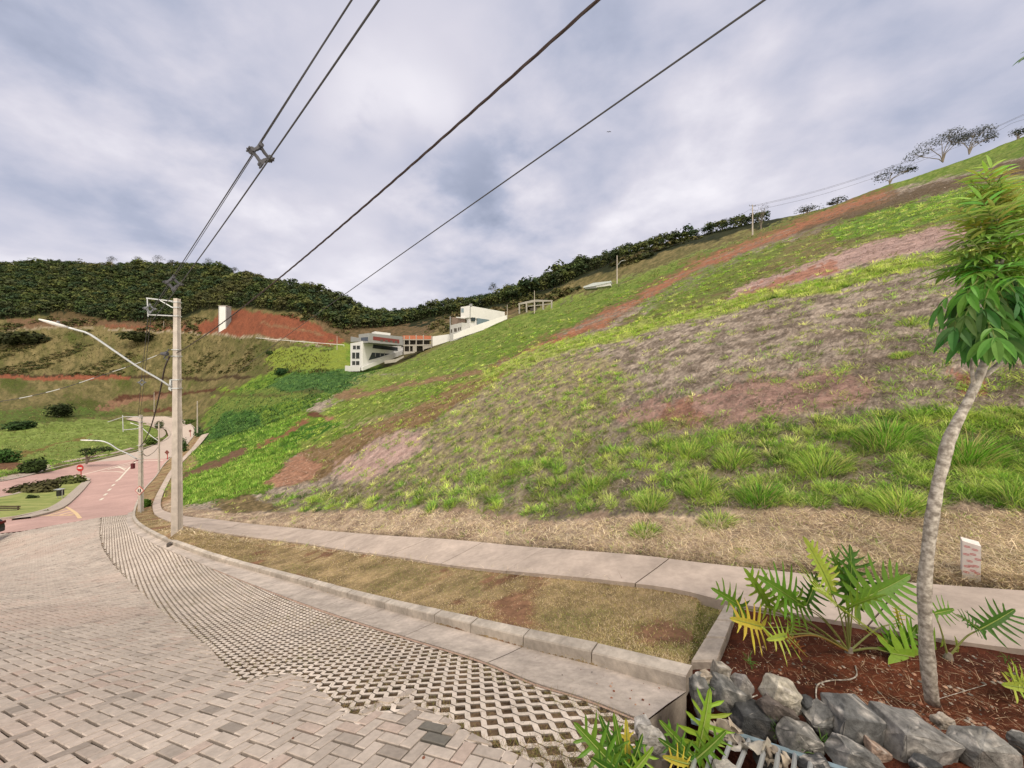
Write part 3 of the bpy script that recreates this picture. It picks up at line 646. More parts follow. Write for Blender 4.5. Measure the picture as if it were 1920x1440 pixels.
big = fbm(cen[:,0,0]/2.2, cen[:,0,1]/2.2, 21, 3); tone = r3.random(n_)
cols = np.tile(np.array([.42,.362,.32]), (n_,1))*(1+r3.normal(0,.07,(n_,1)))
pink = np.clip(sstep(.05,.5,big)*.5+(tone > .92)*.7, 0, 1)[:,None]; cols = cols*(1-pink)+np.array([.43,.335,.29])*pink
dark = ((tone < .035)|((tone < .08)&(big < -.25)))[:,None]; cols = np.where(dark, cols*.7, cols)
def pxs(P): 
    x, y = proj(P[:,0], P[:,1], Hs(P[:,0], P[:,1])); return x, y
x_, y_ = pxs(cen[:,0]); cols[(np.hypot(x_-800, (y_-1368)) < 13)|(np.hypot(x_-828, y_-1383) < 14)] = (.15,.14,.125)
v2 = [Vt.reshape(-1,3)]; f2 = [list(map(int, f)) for f in Fb] if False else None
M_blk = material('concrete blocks', attr='col', nscale=22, namp=.18, bump=.002, bscale=130, rough=.9, broad=.55, bamp=.16)
struct(npmesh('pavement', Vt.reshape(-1,3), Fb, M_blk, col=np.repeat(cols, 9, 0)))
cut = MB()
for P in clipped:
    c = random.uniform(.85,1.1); k = len(cut.v); m = len(P); z = Hs(P[:,0], P[:,1]); cc = P.mean(0); tp = cc+(P-cc)*.93
    for a, b in zip(tp, z): cut.v.append((a[0], a[1], b+.004))
    for a, b in zip(P, z): cut.v.append((a[0], a[1], b-.002))
    for a, b in zip(P, z): cut.v.append((a[0], a[1], b-.03))
    cut.f.append(list(range(k, k+m))); cut.c.append((.44*c,.375*c,.33*c))
    for e in range(m):
        for h in (0,1):
            cut.f.append([k+(h+1)*m+e, k+(h+1)*m+(e+1)%m, k+h*m+(e+1)%m, k+h*m+e]); cut.c.append((.42*c,.36*c,.31*c))
struct(cut.build('pavement_edge', M_blk, color=True))
# grid pavers: stair-step ribbons with square holes
p_ = .118; w_ = .0235; th = math.radians(6.6); e1 = np.array([math.cos(th), math.sin(th)]); e2 = np.array([-math.sin(th), math.cos(th)])
gp = hit([p[0] for p in resample(P2(GRID), 12)], [p[1] for p in resample(P2(GRID), 12)])[:,:2]
rr = (gp-org)@np.stack([e1, e2], 1)/p_; lo = np.floor(rr.min(0)).astype(int)-1; hi = np.ceil(rr.max(0)).astype(int)+1
I_, J_ = np.meshgrid(np.arange(lo[0], hi[0]), np.arange(lo[1], hi[1])); cc = org+(I_.ravel()[:,None]*e1+J_.ravel()[:,None]*e2)*p_
zc = Hs(cc[:,0], cc[:,1]); px, py = proj(cc[:,0], cc[:,1], zc); GIc = hit(*np.array(spline(GI, 260)).T)[:,:2]; ok = (inpoly(px, py, GRID) | (((cc[:,None]-GIc[None])**2).sum(-1).min(1) < .12**2)) & (cc[:,1] > .8); cc = cc[ok]
print('grid cells', len(cc))
g = .0065; w = w_; r_ = .006
pieces = [([(w,w),(w,-w+g),(-w+g,w)],[0]), ([(w,-w+g),(p_-w,-w+.0),(p_-w,w-g),(w,w)],[0,2]), ([(-w+g,w),(w,w),(w-g,p_-w),(-w,p_-w)],[1,3]), ([(-w,-w),(w-g,-w),(-w,w-g)],[])]
r3 = np.random.default_rng(9); nc = len(cc); dzc = r3.normal(0,.0012,nc); tint = 1+r3.normal(0,.045,nc); Vg = []; Fg = []; Cg = []; kk = 0
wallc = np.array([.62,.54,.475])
for poly, sides in pieces:
    P = np.array(poly); m = len(P); xy = cc[:,None,:]+P[None,:,0:1]*e1+P[None,:,1:2]*e2
    zt = Hs(xy[...,0], xy[...,1])-.003+dzc[:,None]
    Vp = np.concatenate([np.concatenate([xy, zt[...,None]], -1), np.concatenate([xy, (zt-.045)[...,None]], -1)], 1)
    b0 = kk+np.arange(nc)*2*m
    Fg += [[int(b+e) for e in range(m)] for b in b0]; Cg += [tuple(wallc*t) for t in tint]
    for e in range(m):
        a, b = e, (e+1)%m
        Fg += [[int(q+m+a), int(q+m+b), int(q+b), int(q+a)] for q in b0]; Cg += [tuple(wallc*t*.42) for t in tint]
    Vg.append(Vp.reshape(-1,3)); kk += nc*2*m
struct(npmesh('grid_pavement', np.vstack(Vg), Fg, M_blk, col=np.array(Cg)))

# road island, markings
struct(sheet('verge', ISLE, lambda Y: .13+0*Y, material('mown lawn', (.20,.25,.06), nscale=.7, namp=.3, bump=.05, bscale=6, two=(.26,.27,.09))))
def sweep(name, pts, width, h, mat, off=0.0, closed=False, n=120):     # low kerb or painted line along a pixel curve
    c = spline(pts+([pts[0]] if closed else []), n); L = hit(c[:,0], c[:,1], off); L,_ = resw(L, n); q = perp(L); b = MB()
    for k in range(n):
        for s, z in ((-1,-.05),(-1,h),(1,h),(1,-.05)):
            x = L[k,0]+q[k,0]*width/2*s; y = L[k,1]+q[k,1]*width/2*s; b.v.append((x, y, float(Hs(x, y))+z+off))
    for k in range(n-1):
        for e in range(3): a = k*4+e; b.f.append([a, a+4, a+5, a+1]); b.c.append((1,1,1))
    return b
ik = sweep('k', P2(ISLE), .3, .17, M_conc, closed=True, n=260); struct(ik.build('verge_kerb', M_conc))
ik = sweep('k', [(162,905),(135,932),(112,950),(85,962),(40,974)], .9, .16, M_conc); struct(ik.build('verge_path', M_conc))
def para(name, lines, width, mat):
    b = MB()
    for L in lines:
        s = sweep('', P2(L), width, .012, mat, n=40 if len(L) > 2 else 12); k = len(b.v); b.v += s.v; b.f += [[i+k for i in f] for f in s.f]; b.c += s.c
    struct(b.build(name, mat))
para('lane_marking', [[(115,905),(135,896),(175,885),(256,864)],[(256,864),(240,880),(222,900)],[(262,864),(306,863)],[(190,884),(215,884),(232,886)]]+
     [[(197+5*k,882-1.5*k),(250-3*k,866+3.2*k)] for k in range(1,6)]+[[(188+l*7.3,938-l*8.8),(193+l*7.3,934-l*8.8)] for l in range(5)], .22, M_paint)
para('island_marking', [[(150,972),(142,962),(130,954),(119,948),(117,944),(123,941)],[(0,973),(45,969),(85,960),(117,950)],[(60,970),(95,962),(122,954)],[(88,967),(112,961),(131,956)],[(108,967),(127,962),(137,960)],[(30,971),(86,967),(138,966)],[(126,966),(140,963)]], .2, M_payel)
# verge of the far side: footpath strips
for nm, pts, wd, mt, h in (('footpath', [(-300,945),(0,899),(92,874),(150,861),(212,850),(255,838),(300,820),(303,808),(288,799),(262,793)], 1.5, M_walk, .10), ('footpath', [(-300,950),(0,903),(92,880),(150,867),(212,855),(262,843),(304,828),(318,817),(315,806),(290,797),(255,787)], .3, M_conc, .12)):
    struct(sweep('', pts, wd, h, mt, n=160).build(nm, mt))
# ================================================================ vegetation
M_leaf = material('grass blades', attr='col', rough=.7, trans=.42, spec=.2)
M_dry = material('dry straw', attr='col', rough=.85, trans=.1, spec=.15)
M_tree = material('tree foliage', attr='col', rough=.8, trans=.15, spec=.15, nscale=.5, namp=.3)
M_bark = material('bark', (.20,.17,.14), nscale=12, namp=.4, bump=.01, bscale=40, rough=.95)
G3 = np.random.default_rng(11)
def blades(P, L, Wd, lean, az, colr, seg=2, curl=.5, up=None):
    """many curved blades at once. P base (n,3), L length, Wd width, lean 0 upright .. 1 flat, az azimuth"""
    n = len(P); d = np.stack([np.cos(az), np.sin(az), 0*az], -1); side = np.stack([-np.sin(az), np.cos(az), 0*az], -1)
    rot = G3.uniform(0, np.pi, n)[:,None]; side = side*np.cos(rot)+d*np.sin(rot)*.6
    rows = []
    for k in range(seg+1):
        t = k/seg; a = lean+curl*t; a = np.clip(a, 0, 1.65)
        am = lean+curl*t/2
        pos = P+d*(np.sin(am*np.pi/2)*L*t)[:,None]+np.array([0,0,1.])*(np.cos(am*np.pi/2)*L*t)[:,None]
        rows.append((pos, Wd*(1-t**1.5*.9)))
    V = []; 
    for k, (pos, w) in enumerate(rows):
        if k == seg: V.append(pos[:,None,:])
        else: V.append(np.stack([pos-side*w[:,None]/2, pos+side*w[:,None]/2], 1))
    V = np.concatenate(V, 1); m = V.shape[1]; b = (np.arange(n)*m)[:,None]
    quads = np.concatenate([b+np.array([[2*k, 2*k+1, 2*k+3, 2*k+2]]) for k in range(seg-1)], 0) if seg > 1 else np.zeros((0,4), int)
    tri = b+np.array([[2*seg-2, 2*seg-1, 2*seg]])
    return V.reshape(-1,3), quads, tri, colr
def blade_mesh(name, parts, mat, parent=None):
    V = []; idx = []; lens = []; C_ = []; k = 0
    for v, q, t, c in parts:
        n = len(t); V.append(v)
        if len(q): idx.append((q+k).ravel()); lens.append(np.full(len(q), 4)); C_.append(np.tile(c, (len(q)//n, 1)))
        idx.append((t+k).ravel()); lens.append(np.full(n, 3)); C_.append(c); k += len(v)
    V = np.vstack(V).astype(np.float32); idx = np.concatenate(idx).astype(np.int32); lens = np.concatenate(lens).astype(np.int32); Cc = np.vstack(C_)
    me = bpy.data.meshes.new(name); me.vertices.add(len(V)); me.vertices.foreach_set('co', V.ravel()); me.loops.add(len(idx)); me.loops.foreach_set('vertex_index', idx)
    me.polygons.add(len(lens)); st = np.r_[0, np.cumsum(lens)[:-1]].astype(np.int32); me.polygons.foreach_set('loop_start', st); me.polygons.foreach_set('loop_total', lens); me.update(calc_edges=True)
    a = me.color_attributes.new('col', 'FLOAT_COLOR', 'CORNER'); c = np.ones((len(idx),4), np.float32); c[:,:3] = np.repeat(Cc, lens, 0); a.data.foreach_set('color', c.ravel())
    return link(name, me, parent, [mat])
def C3(*c): return np.array(lin(*c, .72))
def C4(*c): return np.array(lin(*c, .88))
def pick(pal, n, jit=.12): 
    pal = np.array(pal); return pal[G3.integers(0, len(pal), n)]*(1+G3.normal(0, jit, (n,1)))
def samp(poly, n, x0=-150, x1=2070, y0=0, y1=1560):
    xs = [p[0] for p in poly]; ys = [p[1] for p in poly]; x0 = max(x0, min(xs)); x1 = min(x1, max(xs)); y0 = max(y0, min(ys)); y1 = min(y1, max(ys)); o = np.zeros((0,2))
    while len(o) < n:
        q = np.stack([G3.uniform(x0, x1, n), G3.uniform(y0, y1, n)], -1); o = np.vstack([o, q[inpoly(q[:,0], q[:,1], poly)]])
    return o[:n]
# --- mown lawn between kerb and sidewalk
LAWN = P2(SN[:20]+[(1420,1142),(1378,1142),(1300,1232)]+[(x, y-9) for x, y in CB[:19]])
q = samp(LAWN, 120000); P = thit(q[:,0], q[:,1]); P = P[(P[:,1] < 60)]
nz = fbm(P[:,0]*1.1, P[:,1]*1.1, 31, 4); keep = G3.random(len(P)) < 1-.93*sstep(.22,.5,nz); P = P[keep]; nz = nz[keep]; n = len(P)
sz = np.clip(P[:,1]/5, 1, 3.5); c = pick([C3(232,208,164), C3(206,182,130), C3(170,158,96), C3(240,218,184), C3(124,100,74), C3(188,178,108)], n, .2)*(1+.25*nz[:,None])
gg = (sstep(.1,.5,fbm(P[:,0]*.8, P[:,1]*.8, 33, 3))*(G3.random(n) < .6))[:,None]; c = c*(1-gg)+C3(128,140,66)*gg
stuff(blade_mesh('lawn_grass', [blades(P-[0,0,.004], G3.uniform(.022,.055,n)*sz**.5, .0042*sz, G3.uniform(.25,.95,n), G3.uniform(0,6.28,n), c, 2)], M_dry), 'short dry mown grass on the strip between kerb and sidewalk', 'lawn grass')
# --- straw at the foot of the slope
q = samp(STRAW, 70000, y1=1125); P = thit(q[:,0], q[:,1]); px_, py_ = q[:,0], q[:,1]
ok = ~inpoly(px_, py_-2, P2(SN+SB[::-1])) & (P[:,1] < 30); P = P[ok]; n = len(P); sz = np.clip(P[:,1]/6, .8, 2.2)
c = pick([C4(240,220,184), C4(218,194,160), C4(180,156,128), C3(120,98,80), C4(246,230,202), C4(204,194,140)], n, .2)*(1+.3*fbm(P[:,0]*1.5,P[:,1]*1.5,35,3)[:,None])
sA = blades(P+np.stack([0*sz,0*sz,G3.uniform(0,.035,n)],-1), G3.uniform(.06,.24,n)*sz**.5, .0055*sz, G3.uniform(.55,1.0,n), G3.uniform(0,6.28,n), c, 3, curl=.25)
# dead stalks over the bare slope
TALLP = [(500,915),(560,850),(760,770),(900,715),(640,745),(900,690),(1200,560),(1430,448),(1660,362),(2070,280),(2070,960),(1200,960),(700,950),(480,940)]
q = samp(TALLP, 105000); P = thit(q[:,0], q[:,1]); n = len(P); sz = np.clip(P[:,1]/7, .9, 6)
c = pick([C3(184,166,150), C3(130,112,100), C3(222,206,188), C3(84,70,60), C3(196,172,152)], n, .2)
sB = blades(P+np.stack([0*sz,0*sz,G3.uniform(0,.03,n)],-1), G3.uniform(.08,.26,n)*sz**.6, .0058*sz, G3.uniform(.5,1.0,n), G3.uniform(0,6.28,n), c, 3, curl=.3)
sC = None
stuff(blade_mesh('dry_straw', [sA, sB], M_dry), 'dry straw and dead stalks lying over the slope and its foot', 'straw')
# litter between the grid pavers and on the bed
q = samp(GRID, 26000); P = hit(q[:,0], q[:,1]); n = len(P); nz = fbm(P[:,0]*1.6, P[:,1]*1.6, 41, 3); sx_, sy_ = q[:,0], q[:,1]
near_edge = dseg(sx_, sy_, GO) < 26
k = (nz > .12)|(near_edge&(nz > -.25))|(G3.random(n) < .2); P = P[k]; pile = ((nz > .3)|near_edge)[k]; n = len(P); sz = np.clip(P[:,1]/4, .8, 2.5)
c = pick([C3(176,150,116), C3(120,98,74), C3(150,140,84), C3(96,78,60), C3(130,134,70)], n)
P[:,2] += np.where(pile & (G3.random(n) < .6), .004, -.02)
sD = blades(P, G3.uniform(.02,.07,n)*sz**.5, .003*sz, G3.uniform(.3,1,n), G3.uniform(0,6.28,n), c, 2, curl=.4)
gl = spline(GI, 2600)+G3.normal(0,3,(2600,2)); PG = hit(gl[:,0], gl[:,1]); sG = blades(PG-[0,0,.012], G3.uniform(.02,.06,2600)*np.clip(PG[:,1]/4,.8,2.5)**.5, .003*np.clip(PG[:,1]/4,.8,2.5), G3.uniform(.2,1,2600), G3.uniform(0,6.28,2600), pick([C3(170,146,108), C3(130,108,80), C3(140,140,80)], 2600), 2)
BEDV = [(1385,1160),(1513,1175),(1763,1215),(2100,1265),(2100,1480),(1700,1370),(1560,1300),(1440,1270),(1350,1262)]
q = samp(BEDV, 3800); P = thit(q[:,0], q[:,1]); n = len(P); c = pick([C3(190,160,130), C3(150,110,84), C3(110,74,54), C3(214,190,160)], n)
sE = blades(P, G3.uniform(.02,.11,n), .0028+0*P[:,0], G3.uniform(.7,1.05,n), G3.uniform(0,6.28,n), c, 3, curl=.2)
stuff(blade_mesh('leaf_litter', [sD, sE, sG], M_dry), 'dry grass clippings and litter in the paver holes and on the red soil', 'litter')
# --- green grass clumps on the slopes
def clumps(P, nb, Ls, Ws, pal, spread=.5, lean=(.0,.6), curl=.55, dark=None):
    n = len(P); R = np.repeat(np.arange(n), nb); m = len(R); L = (Ls[R] if hasattr(Ls,'__len__') else Ls)*G3.uniform(.5,1.1,m); W_ = (Ws[R] if hasattr(Ws,'__len__') else Ws)*G3.uniform(.7,1.2,m)
    az = G3.uniform(0,6.28,m); rr_ = (Ls[R] if hasattr(Ls,'__len__') else Ls)*spread*np.sqrt(G3.random(m))*.6
    B = P[R].copy(); B[:,0] += np.cos(az)*rr_; B[:,1] += np.sin(az)*rr_; B[:,2] = Hf(B[:,0], B[:,1])-.01
    base = pick(pal, n, .28)[R]*(1+G3.normal(0,.16,(m,1)))
    return blades(B, L, W_, G3.uniform(lean[0],lean[1],m), az+G3.normal(0,.6,m), np.clip(base,.005,1), 2, curl=curl)
brt = [C4(142,188,72), C4(168,206,92), C4(112,160,54), C4(190,212,112), C4(84,124,44)]
yel = [C4(206,222,112), C4(178,206,84), C4(214,224,136), C4(150,178,72)]
def green_at(P): 
    u = P[:,0]/P[:,1]; l = np.log(P[:,1]); return bil(green, u, l, UU, LL)
FULL = [(-150,600),(-150,900),(300,1000),(600,1000),(1200,1050),(2070,1100),(2070,150),(1700,320),(1411,437),(1157,528),(950,597),(760,680),(640,620),(300,610)]
q = samp(FULL, 80000); P = thit(q[:,0], q[:,1]); g_ = green_at(P); nzz = fbm(np.log(P[:,1])*30, P[:,0]/P[:,1]*44, 51, 3)
k = (G3.random(len(P)) < g_*np.where(g_ < .3, .9, np.where(g_ < .7, .8, 1))) & (~inpoly(q[:,0], q[:,1], FOREST_L)); P = P[k]; q = q[k]; g_ = g_[k]
Y = P[:,1]; parts = []
s1 = Y < 22; s2 = (Y >= 22)&(Y < 70); s3 = Y >= 70
cool = inpoly(q[:,0], q[:,1], [(380,835),(395,765),(500,700),(720,690),(640,740),(500,800)])
yl = g_ > .85
hill_left = (q[:,0] < 620)&(q[:,1] < 700)
thin = (G3.random(len(P)) < .2)
P1_ = P[s1 & thin & (g_ < .3)]; parts.append(clumps(P1_, 16, .09+.010*P1_[:,1], .006+.0010*P1_[:,1], yel+brt[:2], .7, (.25,.9)))
P1_ = P[s1 & thin & (g_ >= .3)]; parts.append(clumps(P1_, 34, .10+.014*P1_[:,1], .007+.0011*P1_[:,1], yel+brt, .6, (.2,.85)))
P2_ = P[s2 & (g_ < .3) & thin]; parts.append(clumps(P2_, 14, .16+.006*P2_[:,1], .008+.0011*P2_[:,1], yel, .8, (.3,.95)))
P2_ = P[s2 & (g_ >= .3) & (q[:,0] > 560) & (G3.random(len(P)) < .42)]; parts.append(clumps(P2_, 24, .16+.008*P2_[:,1], .010+.0013*P2_[:,1], yel+brt[:2]+[C3(190,184,120)], .7, (.25,.95)))
P2_ = P[s2 & (g_ >= .3) & (q[:,0] <= 560)]; parts.append(clumps(P2_, 9, .22+.008*P2_[:,1], .010+.0014*P2_[:,1], brt, .9, (.0,.6)))
P3_ = P[s3 & ~hill_left & cool]; parts.append(clumps(P3_, 6, .9, .20, [C4(66,98,54), C4(90,128,64), C4(122,156,84), C4(48,74,40)], 1.3, (.0,.7)))
P3_ = P[s3 & ~hill_left & ~cool & (g_ > .3) & (G3.random(len(P)) < .7)]; parts.append(clumps(P3_, 5, .7, .14, [C4(132,150,76), C4(156,172,92), C4(110,126,62), C4(178,180,114), C4(126,112,74)], 1.3, (.0,.7)))
P3_ = P[s3 & hill_left]; parts.append(clumps(P3_, 6, 1.5, .35, [C3(84,88,44), C3(106,104,58), C3(70,76,38), C3(126,120,80)], 1.6, (.0,.8)))
# rows of fresh tufts over the bare slope
for line, nn, wd in (([(2000,462),(1750,492),(1650,508),(1550,540),(1450,553),(1350,582),(1250,602),(1150,632),(1050,652),(950,692),(900,722)], 520, 11),):
    c_ = spline(line, nn); P_ = thit(c_[:,0]+G3.normal(0,5,nn), c_[:,1]+G3.normal(0,wd,nn)); parts.append(clumps(P_, 16, .22+.007*P_[:,1], .010+.0012*P_[:,1], yel, .8, (.0,.6)))
# small tufts spotting the bare slope
q = samp([(800,800),(1000,680),(1250,610),(1500,560),(1800,510),(2070,480),(2070,800),(1500,800),(1150,860),(900,900)], 620); P_ = thit(q[:,0], q[:,1])
parts.append(clumps(P_, 38, .17+.011*P_[:,1], .007+.0011*P_[:,1], yel+brt[:2], .9, (.2,.95)))
q = samp([(540,930),(650,870),(760,790),(900,715),(1020,680),(1180,700),(1150,800),(1050,870),(900,940),(600,955)], 520); P_ = thit(q[:,0], q[:,1])
parts.append(clumps(P_, 34, .14+.009*P_[:,1], .008+.0011*P_[:,1], yel+brt[:2], .85, (.2,.95)))
# dense band at the foot
q = samp([(760,930),(900,880),(1050,860),(1250,820),(1500,790),(1700,770),(2070,760),(2070,960),(1500,950),(1250,945),(1000,965),(700,960),(520,962),(520,930)], 1000); P_ = thit(q[:,0], q[:,1])
q2 = fbm(P_[:,0]*.9, P_[:,1]*.9, 61, 2); P_ = P_[q2 > -.25]
q3 = samp(STRAW, 130, y1=1060, x0=450); P3s = thit(q3[:,0], q3[:,1]); P3s = P3s[Hf(P3s[:,0], P3s[:,1]) > -50]; k3 = ~inpoly(q3[:,0], q3[:,1]-2, P2(SN+SB[::-1])); parts.append(clumps(P3s[k3], 22, .06+.012*P3s[k3][:,1], .005+.0008*P3s[k3][:,1], yel+[C4(196,186,130)], 1.0, (.2,.9)))
parts.append(clumps(P_, 64, .12+.017*P_[:,1], .006+.0010*P_[:,1], brt+yel[:3], .85, (.05,.7), .55))
stuff(blade_mesh('green_grass', parts, M_leaf), 'bright green and yellowish grass covering the hillside in patches', 'grass')
# outstanding tufts, one by one
TUFTS = [(1662,828,130,66,'largest dark green grass tuft high in the band below the pink soil patch'),(1222,950,62,50,'upright green grass tuft on the straw left of the densest green band'),
 (1345,980,76,34,'bright yellow green tuft standing alone on straw above the sidewalk'),(1208,1000,66,36,'low green tuft on the straw nearest to the sidewalk'),
 (1425,938,110,62,'dense dark rooted tuft at the lower edge of the green band'),(1313,922,64,52,'rounded bright tuft between the lone straw tuft and the dense band'),
 (1112,915,62,44,'green tuft at the left end of the dense band'),(1375,868,96,48,'broad tuft in the upper left of the dense green band'),(1290,850,74,42,'spiky tuft just below the pink soil patch'),
 (1690,955,120,60,'wide bright tuft just left of the leaning tree trunk'),(1815,860,130,90,'tall grass tuft behind the leaning tree trunk'),(1905,935,80,66,'green tuft at the right edge of the photo right of the tree'),
 (1540,880,120,66,'pale yellow green tuft in the middle of the band'),(1225,805,60,26,'small grass tuft left of the pink soil patch'),(1690,668,40,16,'single small tuft on the bare brown slope left of the tree crown'),(1710,605,60,18,'flat yellow green tuft left of the lowest tree leaves')]
for (x, y, w, h, lab) in TUFTS:
    p = T1(x, y); m = F/p.y; n_b = 640 if w > 90 else 380; w = w*(.82 if w > 90 else 1); h = h*G3.uniform(.72,.95); L = h/m
    r = w/m/2*.8; az = G3.uniform(0,6.28,n_b); rr_ = r*np.sqrt(G3.random(n_b)); B = np.stack([p.x+np.cos(az)*rr_, p.y+np.sin(az)*rr_*.8, 0*az], -1); B[:,2] = Hf(B[:,0], B[:,1])-.01
    pal = [C4(104,162,48), C4(130,186,62), C4(156,204,84), C4(74,120,38)] if 'dark' in lab or 'tall' in lab else brt+yel[:2]
    bl = blades(B, L*G3.uniform(.45,1.2,n_b)*(1-.45*(rr_/r)**2), .008+.0008*p.y+0*az, np.clip(rr_/r*.32+np.abs(G3.normal(0,.12,n_b)),0,1), az+G3.normal(0,.5,n_b), pick(pal+[C4(196,186,120)], n_b, .25), 3, curl=.5)
    o = blade_mesh('grass_tuft', [bl], M_leaf); tag(o, lab, 'grass tuft', 'large grass tufts on the slope')

# --- far woods
def leafquads(C0, R, nq, size, pal, full=False):
    """crowns made of many leaf sprays. C0 (n,3) centres, R (n,3) radii -> verts, faces, colours"""
    n = len(C0); Rr = np.repeat(np.arange(n), nq); m = len(Rr)
    d = G3.normal(0,1,(m,3)); d /= np.linalg.norm(d, axis=1)[:,None]; d[:,2] = d[:,2] if full else np.abs(d[:,2])*1.0-.35*(G3.random(m) < .5); rad = G3.uniform(.55,1.05,m)[:,None]
    c = C0[Rr]+d*R[Rr]*rad; nrm = d+np.array([0,0,.8])+G3.normal(0,.45,(m,3)); nrm /= np.linalg.norm(nrm, axis=1)[:,None]
    t1 = np.cross(nrm, G3.normal(0,1,(m,3))); t1 /= np.linalg.norm(t1, axis=1)[:,None]; t2 = np.cross(nrm, t1); s = (size[Rr] if hasattr(size,'__len__') else size)*G3.uniform(.5,1.2,m); s = s[:,None]
    V = np.stack([c-t1*s-t2*s*.55, c+t1*s*.3-t2*s*.8, c+t1*s+t2*s*.2, c+t1*s*.1+t2*s*.75, ], 1).reshape(-1,3)
    tone = pal[Rr]*(1+.0*rad)*(1+G3.normal(0,.17,(m,1)))
    return V, (np.arange(m)*4)[:,None]+np.arange(4)[None], np.clip(tone,.004,1)
def trunks(B, Tp, r, colr):
    n = len(B); a = np.arange(3)*2.094; ring = np.stack([np.cos(a), np.sin(a), 0*a], -1)
    V = np.concatenate([B[:,None]+ring*r[:,None,None], Tp[:,None]+ring*r[:,None,None]*.5], 1).reshape(-1,3); b = (np.arange(n)*6)[:,None,None]
    return V, (b+np.array([[0,1,4,3],[1,2,5,4],[2,0,3,5]])[None]).reshape(-1,4), np.repeat(np.tile(colr, (n,1)), 3, 0)
def merge(parts):
    V = []; F_ = []; C_ = []; k = 0
    for v, f, c in parts: V.append(v); F_.append(f+k); C_.append(c); k += len(v)
    return np.vstack(V), np.vstack(F_), np.vstack(C_)
WOOD = [(-150,480),(-150,596),(0,600),(60,594),(110,582),(150,586),(180,598),(230,604),(330,600),(372,582),(470,576),(560,586),(650,618),(740,612),(800,598),(850,588),(900,578),(960,566),(1050,536),(1100,512),(1180,484),(1250,462),(1330,440),(1420,420),(1500,394),(1560,372),(1560,340),(1200,440),(960,530),(740,575),(480,510),(300,470)]
def spaced(P, d):
    seen = set(); keep = []
    for i, (x, y) in enumerate(zip(P[:,0], P[:,1])):
        c = (int(x//d), int(y//d))
        if c in seen: continue
        seen.add(c); keep.append(i)
    return P[keep]
q = samp(WOOD, 26000, y0=380); P = thit(q[:,0], q[:,1]); P = P[(P[:,1] > 130)&(P[:,1] < 420)]
sk = np.r_[np.linspace(-160, 1000, 300), np.linspace(1000, 1580, 420)]; P = np.vstack([P, thit(np.repeat(sk,2)+G3.uniform(-2,2,1440), np.repeat(np.interp(sk, [-160,0,300,480,600,740,960,1200,1420,1560],[470,470,470,505,540,560,520,440,392,350]),2))]); P = P[(P[:,1] < 420)&(P[:,1] > 125)]
G3.shuffle(P); P = spaced(P, 3.5); n = len(P); print('trees', n)
h = G3.uniform(4.5,8,n)*np.where(P[:,1] < 230, np.where(P[:,0] > 40, .72, .95), 1.0); tall_ = G3.random(n) < .06; h = h*np.where(tall_, 1.45, 1); rad = h*G3.uniform(.32,.50,n)
top = P.copy(); top[:,2] += h; cen = P.copy(); cen[:,2] += h*.66
pal = np.array([C3(60,74,44), C3(74,90,50), C3(92,104,56), C3(64,84,58), C3(106,112,64), C3(78,86,56)])[G3.integers(0,6,n)]
dry_ = fbm(P[:,0]/40, P[:,1]/40, 71, 3)[:,None]; pal = np.where(dry_ > .25, pal*.6+C3(112,104,66)*.4, pal)
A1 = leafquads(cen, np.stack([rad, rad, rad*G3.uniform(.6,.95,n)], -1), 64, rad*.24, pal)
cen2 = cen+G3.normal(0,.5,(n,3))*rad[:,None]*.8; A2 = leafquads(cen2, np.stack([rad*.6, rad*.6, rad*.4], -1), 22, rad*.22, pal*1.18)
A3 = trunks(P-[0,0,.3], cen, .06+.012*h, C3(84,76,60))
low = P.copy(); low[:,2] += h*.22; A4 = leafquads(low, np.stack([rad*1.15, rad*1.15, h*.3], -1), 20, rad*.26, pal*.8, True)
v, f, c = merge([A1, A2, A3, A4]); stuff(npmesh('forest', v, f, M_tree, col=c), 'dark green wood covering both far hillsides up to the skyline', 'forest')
# scrub between wood and road cuts, weeds on the far hill
SCRUB = [(-150,560),(-150,700),(240,705),(470,700),(560,650),(656,650),(656,600),(800,590),(800,632),(960,600),(1120,530),(1260,480),(1330,460),(1300,440),(960,560),(740,610),(560,590),(330,600),(100,560)]
q = samp(SCRUB, 9000); P = thit(q[:,0], q[:,1]); nz = fbm(P[:,0]/18, P[:,1]/18, 81, 3)
redp = [(365,612),(398,594),(440,583),(520,590),(600,612),(657,642),(640,647),(375,625)]
k = (nz > .02) & ~inpoly(q[:,0], q[:,1], redp) & (G3.random(len(P)) < .8) & (P[:,1] > 100) & ~((q[:,0] > 480)&(q[:,1] > 632)); P = P[k]; n = len(P)
rad = G3.uniform(.5,1.5,n)*np.where(q[k][:,1] < 620, 1.3, .8); cen = P+np.stack([0*rad,0*rad,rad*.4], -1)
pal = np.array([C3(82,84,46), C3(100,96,58), C3(64,72,40), C3(118,106,72), C3(92,96,50)])[G3.integers(0,5,n)]
v, f, c = merge([leafquads(cen, np.stack([rad*1.3,rad*1.3,rad*.7], -1), 14, rad*.5, pal)]); stuff(npmesh('scrub', v, f, M_tree, col=c), 'low olive scrub on the far hillside below the wood', 'scrub')
